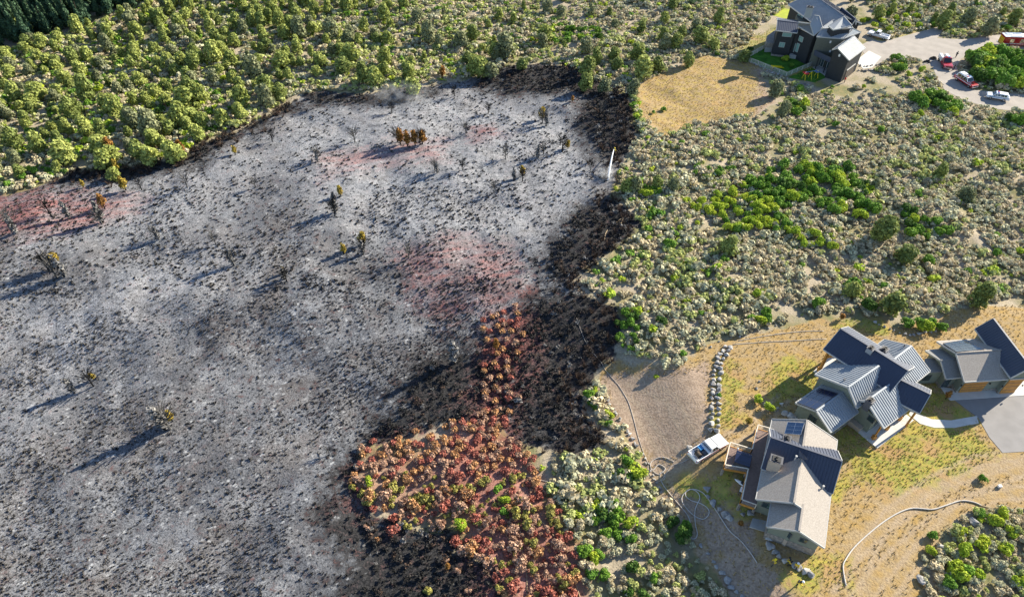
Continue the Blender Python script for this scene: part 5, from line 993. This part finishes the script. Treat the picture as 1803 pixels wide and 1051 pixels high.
lob = []; a_, b_ = scatter(LOBE, 1.12, 14, .9); q_ = (fbm(a_/2.5, b_/2.5, 5)-.5)*5+sdist(LOBE, a_, b_); lob = [(x, y) for x, y, q in zip(a_, b_, q_) if q > 0 and rng.random() < .85 and (sdist(WB, np.array([x]), np.array([y]))[0] < .8 or rng.random() < .03)]; oth = [(x, y) for x, y, q in zip(A, B, inl) if q <= 0]
# strip of coated shrubs running up between the charred patches
for P, sp in ((wpoly([(845, 745), (850, 660), (850, 560), (900, 530), (930, 560), (905, 640), (915, 700), (890, 750)]), 1.7),):
    a_, b_ = scatter(P, sp, 8); lob += list(zip(a_, b_))
lob.sort(key=lambda p: (not (PX(p[0], p[1])[1] < 1058), p[1]))
RN = {'ret_p': 'pink-stained', 'ret_o': 'rusty orange', 'ret_w': 'pale brown', 'ret_y': 'olive brown'}
for i, (x, y) in enumerate(lob[:300]):
    lp = PX(x, y)[0]; key = (['ret_y', 'ret_w', 'ret_w', 'ret_o', 'ret_y', 'ret_p', 'ret_w'] if lp+(y % 3)*15 < 800 else ['ret_p', 'ret_o', 'ret_w', 'ret_y', 'ret_w', 'ret_p', 'ret_y'])[int(rng.integers(7))]; s = float(np.clip(rng.lognormal(-.02, .33), .5, 1.8))
    single(key, i, x, y, s, ('wide ' if s > 1.15 else 'small ' if s < .9 else '')+RN[key]+' shrub '+where(x, y), 'shrub', 'retardant-coated shrubs')
if len(lob) > 300: merged('coated_shrubs', [(x, y, 1.0, i, int(rng.integers(3))) for i, (x, y) in enumerate(lob[300:])], [PROTO_RAW for PROTO_RAW in [shrub_raw(rg, .6, .7, 120, .2, 5)]], ('ret', 'reto', 'retp'), 'further retardant-coated shrubs')
infr = lambda p: (lambda q: -8 < q[0] < 1811 and q[1] < 1058)(PX(p[0], p[1])); oth.sort(key=lambda p: (not infr(p), p[1]))
SN = {'sage': 'grey', 'sage_t': 'tan', 'sage_g': 'greenish'}
for i, (x, y) in enumerate(oth[:300]):
    key = ['sage', 'sage', 'sage_t', 'sage_g'][int(rng.integers(4))]; s = float(np.clip(rng.lognormal(-.05, .3), .5, 1.6))
    single(key, i, x, y, s, ('wide ' if s > 1.15 else 'small ' if s < .9 else '')+SN[key]+' sagebrush '+where(x, y), 'sagebrush', 'sagebrush nearest the camera')
raws = [shrub_raw(rg, .66, .72, 76, .27, 6, jit=.3, depth=.12) for _ in range(5)]
th = fbm(np.array([p[0] for p in oth])/9, np.array([p[1] for p in oth])/9, 66)
items = []
for i, (x, y) in enumerate(oth[300:]):
    ppx, ppy = PX(x, y); gfrac = .45 if (ppy < 240 and ppx < 1000) else .12; r_ = rng.random(); g_ = th[i+300] > .6
    mi_ = 2 if (r_ < gfrac*.9 or (g_ and r_ < .5)) else (1 if rng.random() < .5 else 0)
    if rng.random() < (.10 if ppx < 1150 else .03): mi_ = 3 if rng.random() < .5 else 4
    items.append((x, y, float(np.clip(rng.lognormal(0, .33), .45, 2.0))*(.62+.55*float(th[i+300])), i, mi_))
merged('sagebrush_cover', items, raws, ('sage', 'sage2', 'sageg', 'oak', 'oaky'), 'dense grey sagebrush covering the unburned flats')
# green oak brush
OK = [('oak', [(1290, 335), (1345, 300), (1400, 293), (1470, 300), (1515, 310), (1550, 340), (1550, 370), (1500, 388), (1440, 372), (1400, 375), (1335, 352)], 2.7, (.9, 1.6), 'the big green thicket'),
 ('oak_y', [(1285, 338), (1335, 352), (1390, 382), (1330, 400), (1212, 368), (1190, 346), (1240, 348)], 2.2, (.8, 1.3), 'the yellow-green band left of the thicket'),
 ('oak_y', [(1120, 326), (1172, 334), (1172, 352), (1128, 350)], 1.7, (.7, 1.0), 'the bright clump by the burn edge'),
 ('oak', [(1212, 292), (1298, 296), (1290, 318), (1222, 320)], 2.3, (.6, .95), 'the small thicket above the yellow-green band'),
 ('oak_y', [(1250, 392), (1385, 382), (1400, 408), (1275, 412)], 2.3, (.75, 1.15), 'the lower yellow-green band'),
 ('oak_y', [(1400, 402), (1475, 422), (1480, 442), (1398, 436)], 2.3, (.7, 1.1), 'the yellow-green patch below the thicket'),
 ('oak', [(1580, 368), (1650, 390), (1672, 420), (1590, 422)], 2.6, (.8, 1.4), 'the right hand thicket'),
 ('oak', [(1612, 168), (1650, 168), (1697, 192), (1690, 208), (1640, 198), (1600, 182)], 2.6, (1.3, 1.9), 'the hedge-like clump below the crew vehicle'),
 ('oak', [(1700, 110), (1740, 92), (1800, 100), (1860, 105), (1860, 158), (1790, 160), (1745, 152), (1712, 140)], 3.2, (1.6, 2.6), 'the big rounded grove beside the road'),
 ('oak', [(1770, 212), (1860, 205), (1860, 235), (1780, 232)], 2.8, (1.3, 2.0), 'the grove at the right edge'),
 ('oak', [(1372, 186), (1408, 183), (1430, 198), (1395, 205)], 2.0, (1.0, 1.4), 'the rounded clump below the fence'),
 ('oak', [(1562, 108), (1590, 104), (1600, 124), (1570, 130)], 2.4, (1.1, 1.5), 'the clump beside the drive'),
 ('oak', [(1035, 935), (1080, 870), (1110, 920), (1140, 945), (1130, 965), (1090, 950)], 1.9, (.8, 1.2), 'the shaded slope clumps'),
 ('oak', [(1022, 975), (1062, 975), (1062, 1030), (1025, 1030)], 1.6, (.8, 1.2), 'the lower shaded clump'),
 ('oak', [(1090, 815), (1122, 815), (1132, 850), (1100, 852)], 1.5, (.9, 1.2), 'the round bush near the stone row'),
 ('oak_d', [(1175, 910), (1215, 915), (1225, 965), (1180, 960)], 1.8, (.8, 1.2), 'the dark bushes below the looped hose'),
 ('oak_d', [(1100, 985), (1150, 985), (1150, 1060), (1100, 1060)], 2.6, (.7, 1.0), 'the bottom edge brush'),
 ('oak', [(1020, 690), (1050, 690), (1085, 745), (1078, 765), (1050, 740)], 1.9, (.6, .95), 'the strip between char and stone row'),
 ('oak', [(1080, 545), (1120, 560), (1125, 605), (1088, 610)], 1.8, (.6, 1.0), 'the edge of the charred patch'),
 ('oak', [(1310, 548), (1355, 545), (1360, 575), (1315, 575)], 1.8, (.9, 1.2), 'the clump at the yard edge'),
 ('oak', [(1580, 570), (1640, 560), (1650, 585), (1600, 588)], 2.0, (.9, 1.3), 'the clump above the metal roof house'),
 ('oak_y', [(1630, 940), (1803, 900), (1803, 1051), (1640, 1051)], 3.0, (.6, 1.0), 'the corner brush'),
 ('oak', [(40, 300), (110, 290), (120, 310), (10, 335)], 2.6, (.7, 1.1), 'the far left grass edge'),
 ('oak', [(40, 130), (200, 60), (400, 130), (380, 230), (120, 290), (20, 280)], 7.5, (.8, 1.3), 'the left woodland floor'),
 ('oak', [(950, 50), (1050, 45), (1060, 75), (960, 80)], 3.0, (.8, 1.2), 'the green pocket in the top middle woodland'),
 ('oak_y', [(1500, 40), (1560, 25), (1640, 30), (1660, 45), (1540, 62)], 4.0, (.7, 1.1), 'the bank above the drive'),
 ('oak', [(860, 870), (885, 850), (905, 900), (880, 905)], 1.8, (.6, .8), 'the green bushes inside the coated lobe')]
ct = 0; oaks = []
for key, poly, sp, (s0, s1), nm in OK:
    P = wpoly(poly); a_, b_ = scatter(P, sp, ct+100, .8); ct += len(a_)
    for i, (x, y) in enumerate(zip(a_, b_)):
        s = float(rng.uniform(s0, s1))*1.12; kk = key if rng.random() < .72 else {'oak': random.choice(['oak_d', 'oak_y', 'oak_y']), 'oak_y': 'oak', 'oak_d': 'oak'}[key]; oaks.append((x, y, s, kk, nm, i))
oaks.sort(key=lambda o: (not (PX(o[0], o[1])[0] < 1815 and PX(o[0], o[1])[1] < 1060), (o[1]+60)/o[2])); CN = {'oak': 'green', 'oak_y': 'yellow-green', 'oak_d': 'dark green'}
for x, y, s, kk, nm, i in oaks[:295]: plant(kk, i, x, y, s, ('large ' if s > 1.2 else '')+CN[kk]+' oak shrub in '+nm, 'green shrub', 'oak shrubs of '+nm[4:])
raws = [shrub_raw(rg, .95, 1.25, 260, .32, 9, depth=.25) for _ in range(4)]
merged('oak_brush', [(x, y, s, i, ('oak', 'oak_y', 'oak_d').index(kk)) for x, y, s, kk, nm, i in oaks[295:]], raws, ('oak', 'oaky', 'oakd'), 'smaller green oak brush filling the thickets and the woodland floor')
SG = [(1177, 436, 1.5, 'oak'), (1500, 510, 1.7, 'oak'), (1435, 540, 1.4, 'oak'), (1525, 546, 1.5, 'oak_d'), (1655, 580, 1.1, 'oak'), (1630, 462, 1.3, 'oak'), (1165, 568, 1.0, 'oak_d'), (1210, 468, .8, 'oak_y'), (1185, 493, .9, 'oak_y'), (1275, 460, 1.0, 'oak'), (1330, 520, 1.0, 'oak_y'), (1490, 298, 1.5, 'oak'), (1235, 555, .8, 'oak'), (1700, 480, .9, 'oak'), (1750, 450, 1.0, 'oak'), (1470, 222, 1.0, 'oak'), (1550, 232, 1.0, 'oak'), (1620, 205, 1.0, 'oak_y'), (1155, 665, .5, 'oak_y'), (1682, 1010, 1.4, 'oak_y'), (1700, 1012, 1.2, 'oak'), (1720, 905, .9, 'oak'), (1725, 918, .6, 'oak_y'), (1727, 845, .7, 'oak'), (1265, 698, .5, 'oak'), (1355, 722, .9, 'oak_y'), (1334, 705, .9, 'oak_y'), (1382, 108, 1.2, 'oak_y'), (1393, 118, .8, 'oak'), (1168, 196, .8, 'oak'), (1150, 200, .6, 'oak'), (1372, 166, 1.0, 'oak'), (1320, 90, .9, 'oak_d'), (1465, 155, .6, 'oak'), (1505, 157, .7, 'oak_y'), (1520, 155, .7, 'oak_y'), (1600, 135, 1.0, 'oak_y'), (1620, 128, 1.1, 'oak_y'), (1640, 140, .8, 'oak_y'), (1318, 40, 1.0, 'oak_d'), (813, 925, 1.0, 'oak_y'), (650, 850, .9, 'oak_y')]
for i, (x, y, s, key) in enumerate(SG):
    g = G(x, y); c_ = {'oak': 'green', 'oak_y': 'yellow-green', 'oak_d': 'dark green'}[key]; e_ = plant(key, i, g[0], g[1], s, 'lone '+('large ' if s > 1.2 else 'small ' if s < .8 else '')+c_+' bush '+where(g[0], g[1]), 'bush', 'single green bushes'); e_.name = 'green_bush'
g = G(1665, 702); plant('scor', 0, g[0], g[1], .9, 'small orange-leaved bush on the concrete edge by the garage', 'bush', None)
for v, (x, y, s, key, t_) in enumerate([(1481, 562, 1.0, 'scor', 'dry pinkish brown bush alone above the metal roof house'), (1318, 745, 1.0, 'scor_y', 'sparse yellowish bush left of the shingle house'), (1304, 925, .8, 'scor', 'dead tan shrub beside the boulders under the deck')]): g = G(x, y); plant(key, v, g[0], g[1], s, t_, 'bush', None, sz=s*.6)
# scorched and burnt trees
SC = [(105, 470, 1.6, 'scor_y', 'yellow scorched tree with a bright top, at far left of the burn'), (185, 368, 1.7, 'scor', 'orange scorched tree above the pink ground at far left'), (222, 335, 1.7, 'scor_y', 'yellowish scorched juniper beside the upper left burn edge'), (208, 302, 1.5, 'scor_y', 'scorched juniper right on the far left burn edge'), (198, 270, 1.9, 'scor', 'brown singed juniper at the far left burn edge'), (322, 272, 1.8, 'scor', 'brown singed juniper touching the left burn edge'), (705, 255, 1.9, 'scor', 'leftmost orange tree of the scorched clump'), (718, 258, 1.9, 'scor', 'second orange tree of the scorched clump'), (731, 256, 1.8, 'scor', 'third orange tree of the scorched clump'), (744, 254, 1.8, 'scor', 'rightmost orange tree of the scorched clump'), (600, 345, 1.3, 'scor_y', 'ochre scorched tree in the middle of the upper burn'), (640, 430, 1.5, 'scor_y', 'pale ochre scorched tree in the centre of the burn'), (606, 448, 1.2, 'scor_y', 'small ochre scorched tree left of the centre one'), (500, 482, .8, 'scor_y', 'tiny bright yellow tree top in the grey ash'), (304, 742, 1.3, 'scor_y', 'yellow topped lone tree casting a long shadow at lower left'), (165, 668, .8, 'scor_y', 'small yellow tree in the left ash'), (415, 273, 1.1, 'scor_y', 'small tan juniper on the ash below the upper burn edge'), (148, 330, .9, 'scor_y', 'small tan tree at the far left burn edge'), (920, 310, 1.3, 'scor_y', 'slim ochre tree among bare trunks in the upper burn'), (1000, 262, 1.1, 'scor_y', 'ochre tree beside the black branching skeleton'), (1008, 180, .8, 'scor', 'small orange shrub near the top of the burn'), (790, 1000, .7, 'scor', 'small orange shrub at the lower black patch'), (873, 615, 1.2, 'scor', 'orange tree above the black patch'), (955, 210, 1.6, 'scor_y', 'wide brownish tree in the upper burn'), (780, 140, 1.7, 'scor', 'brown dead juniper at the upper burn edge')]
for i, (x, y, s, key, t_) in enumerate(SC): g = G(x, y); plant(key, i, g[0], g[1], s, t_, 'scorched tree', None if 'clump' not in t_ else 'orange trees of the scorched clump')
BT = [(990, 268, 1.7), (955, 218, 1.5), (957, 272, 1.2), (890, 280, 1.2), (920, 320, 1.2), (765, 300, 1.1), (815, 300, 1.1), (625, 250, 1.5), (690, 200, 1.2), (560, 280, 1.2), (590, 380, 1.6), (380, 430, 1.2), (410, 465, 1.4), (275, 420, 1.2), (505, 495, 1.2), (100, 488, 1.7), (85, 475, 1.5), (300, 756, 2.0), (165, 680, 1.4), (580, 800, .8), (740, 255, 1.5), (560, 190, 1.3), (860, 200, 1.1), (1060, 200, 1.2), (800, 170, 1.1), (180, 395, 1.6), (90, 380, 1.6), (20, 395, 1.5), (940, 470, .9), (820, 235, 1.2), (700, 250, 1.5), (450, 330, 1.0), (480, 250, 1.2), (330, 330, 1.2), (640, 445, 1.3), (720, 455, 1.2), (250, 335, 1.2), (870, 340, 1.2), (1040, 300, 1.0)]
for i, (x, y, s) in enumerate(BT): g = G(x, y); o = single('burnt', i, g[0], g[1], s*1.25, ('tall ' if s > 1.4 else 'thin ')+('ash-grey' if i % 2 else 'black')+' bare burnt tree '+where(g[0], g[1]), 'burnt tree', 'bare trees standing in the burn', sz=s*1.3)
for i, (x, y, s) in enumerate([(291, 757, 2.7), (131, 692, 1.7), (112, 487, 2.3), (92, 472, 1.8), (592, 374, 2.2), (502, 491, 1.3), (948, 278, 1.5), (962, 222, 1.6), (182, 392, 2.4), (122, 385, 2.0), (905, 318, 1.5), (412, 468, 1.8), (640, 448, 1.6), (280, 422, 1.4), (30, 410, 2.0), (560, 285, 1.4), (800, 640, 2.6), (770, 305, 1.3)]): g = G(x, y); plant('shadow_jun', i, g[0], g[1], s, 'ash-grey juniper added for its long shadow, '+where(g[0], g[1]), 'burnt tree', 'burnt junipers added to cast long shadows')  # added crowns that cast the long shadows, ash-toned to blend into the ground
# singed brush along the burn edge
EDG = [(130, 306), (200, 301), (260, 294), (330, 280), (352, 253), (400, 238), (470, 208), (512, 178), (570, 164), (640, 170), (700, 165), (760, 155), (800, 150), (870, 130), (930, 118), (1000, 124), (1060, 155), (1095, 175), (1100, 205), (1108, 240), (1092, 265), (1070, 300), (1060, 345), (1100, 385), (1100, 410), (1070, 440), (1030, 470), (1005, 500), (1070, 550), (1075, 610), (1040, 660), (1000, 700), (1030, 750), (1040, 790), (960, 795)]
ed = []
for off, st in ((0, 1.3), (1, 1.5), (2, 1.9)):
    for p in along(EDG, st, .9+off*1.2): ed.append(p)
ed = [p for p in ed if sdist(WB, np.array([p[0]]), np.array([p[1]]))[0] > -.8]; ed.sort(key=lambda p: p[1])
for i, p in enumerate(ed[:300]): single('singed', i, p[0], p[1], random.uniform(.7, 1.4), 'singed bare shrub '+where(p[0], p[1]), 'burnt shrub', 'singed shrubs along the burn edge')
# black stubs all over the burn: one mass
A, B = scatter(WB, .60, 21, 1.0, 30); A2, B2 = scatter(WB, .46, 22, 1.0, 30); k2 = B2+(fbm(A2/8, B2/8, 3)-.5)*25 < 88; A = np.concatenate([A, A2[k2]]); B = np.concatenate([B, B2[k2]]); nse = fbm(A/9, B/9, 55); d_ = np.clip((nse-.25)*2.2, .2, .9)
py = PX(A, B)[1]; k = rng.random(len(A)) < d_*np.where(py < 330, .5, .95); A, B = A[k], B[k]; N_ = len(A); tz = T(A, B)
ns = 5; aa = rng.random((N_, ns))*6.283; sc_ = (rng.random((N_, 1))**3*1.5+.6)*np.where(B < 88, .66, .9)[:, None]; ll = rng.uniform(.05, .28, (N_, ns))*sc_; hh = rng.uniform(.03, .17, (N_, ns))*sc_; wdt = (.06+.06*rng.random((N_, ns)))*sc_
bx = A[:, None]+np.cos(aa)*.06; by = B[:, None]+np.sin(aa)*.06; ex = A[:, None]+np.cos(aa)*ll; ey = B[:, None]+np.sin(aa)*ll; bz = np.broadcast_to(tz[:, None], bx.shape)
cx = -np.sin(aa)*wdt; cy = np.cos(aa)*wdt
V = np.stack([np.stack([bx-cx, by-cy, bz-.03], -1), np.stack([bx+cx, by+cy, bz-.03], -1), np.stack([ex+cx*.5, ey+cy*.5, bz+hh], -1), np.stack([ex-cx*.3, ey-cy*.3, bz+hh*.85], -1)], 2).reshape(-1, 3)
V2 = np.stack([np.stack([bx, by, bz-.03], -1), np.stack([bx+cx*.4, by+cy*.4, bz+wdt*2.4], -1), np.stack([ex, ey, bz+hh+.03], -1), np.stack([ex, ey, bz+hh-.06], -1)], 2).reshape(-1, 3)
V = np.concatenate([V, V2]); tag(link('charred_stubble', npmesh('charred_stubble', V, np.arange(len(V)).reshape(-1, 4), M['stub'])), 'black charred brush stubs scattered over the ash', None, None, 'stuff')
# charred brush thickets in the blackest parts of the burn
cb = []
for P, sp in [(p, 1.15) for p in WCH]:
    a_, b_ = scatter(P, sp, 33, 1.0); k = (sdist(WB, a_, b_) > -1.5) & (rng.random(len(a_)) < .8); cb += [(x, y, float(np.clip(rng.lognormal(-.25, .35), .35, 1.5)), i, 0 if rng.random() < .72 else (1 if rng.random() < .75 else 2)) for i, (x, y) in enumerate(zip(a_[k], b_[k]))]
M['blackleaf'] = leafm('charred_twig', (.035, .033, .032), (.012, .012, .012), .5, 1.0, .02)
merged('charred_brush', cb, [shrub_raw(rg, .55, .6, 60, .16, 6, jit=1.0, depth=.6) for _ in range(5)], ('blackleaf', 'brush', 'asht'), 'charred and singed brush standing in the black parts of the burn')
# grass tufts of the yard and the straw field
def tufts(name, Ps, sp, m, label, h=.22, seed=1, excl=()):
    Vs = []
    for P in Ps:
        A, B = scatter(P, sp, seed, 1.0, 20); k = rng.random(len(A)) < np.clip(fbm(A/3, B/3, seed+9)*1.5-.15, .1, 1); k &= (sdist(WB, A, B) < -.2)
        for E_ in list(excl)+HPI+SHEETS: k &= sdist(E_, A, B) < 0
        A, B = A[k], B[k]; tz = T(A, B); n_ = 5
        a_ = rng.random((len(A), n_))*6.283; r_ = rng.uniform(.05, .28, (len(A), n_)); x = A[:, None]+np.cos(a_)*r_*.3; y = B[:, None]+np.sin(a_)*r_*.3; ex = A[:, None]+np.cos(a_)*r_; ey = B[:, None]+np.sin(a_)*r_; hh = rng.uniform(.5, 1.3, (len(A), n_))*h; z = np.broadcast_to(tz[:, None], x.shape); w_ = .05
        Vs.append(np.stack([np.stack([x-np.sin(a_)*w_, y+np.cos(a_)*w_, z], -1), np.stack([x+np.sin(a_)*w_, y-np.cos(a_)*w_, z], -1), np.stack([ex, ey, z+hh], -1), np.stack([ex-.02, ey, z+hh*.97], -1)], 2).reshape(-1, 3))
    V = np.concatenate(Vs); tag(link(name, npmesh(name, V, np.arange(len(V)).reshape(-1, 4), M[m])), label, None, None, 'stuff')
HPI = [wpoly([(1600, 712), (1640, 730), (1720, 728), (1803, 690), (1803, 640), (1655, 672), (1655, 700), (1680, 704), (1722, 742), (1680, 757), (1640, 757), (1600, 738)])]
tufts('dry_grass', [WY, WF], .62, 'grass', 'straw-coloured grass tufts of the yard and the dry field', excl=WTR+[wpoly([(1070, 665), (1185, 662), (1240, 655), (1238, 760), (1200, 800), (1140, 810), (1115, 780), (1080, 710)])])
tufts('green_grass', WGR, .55, 'grassg', 'green grass tufts of the yard', seed=4)
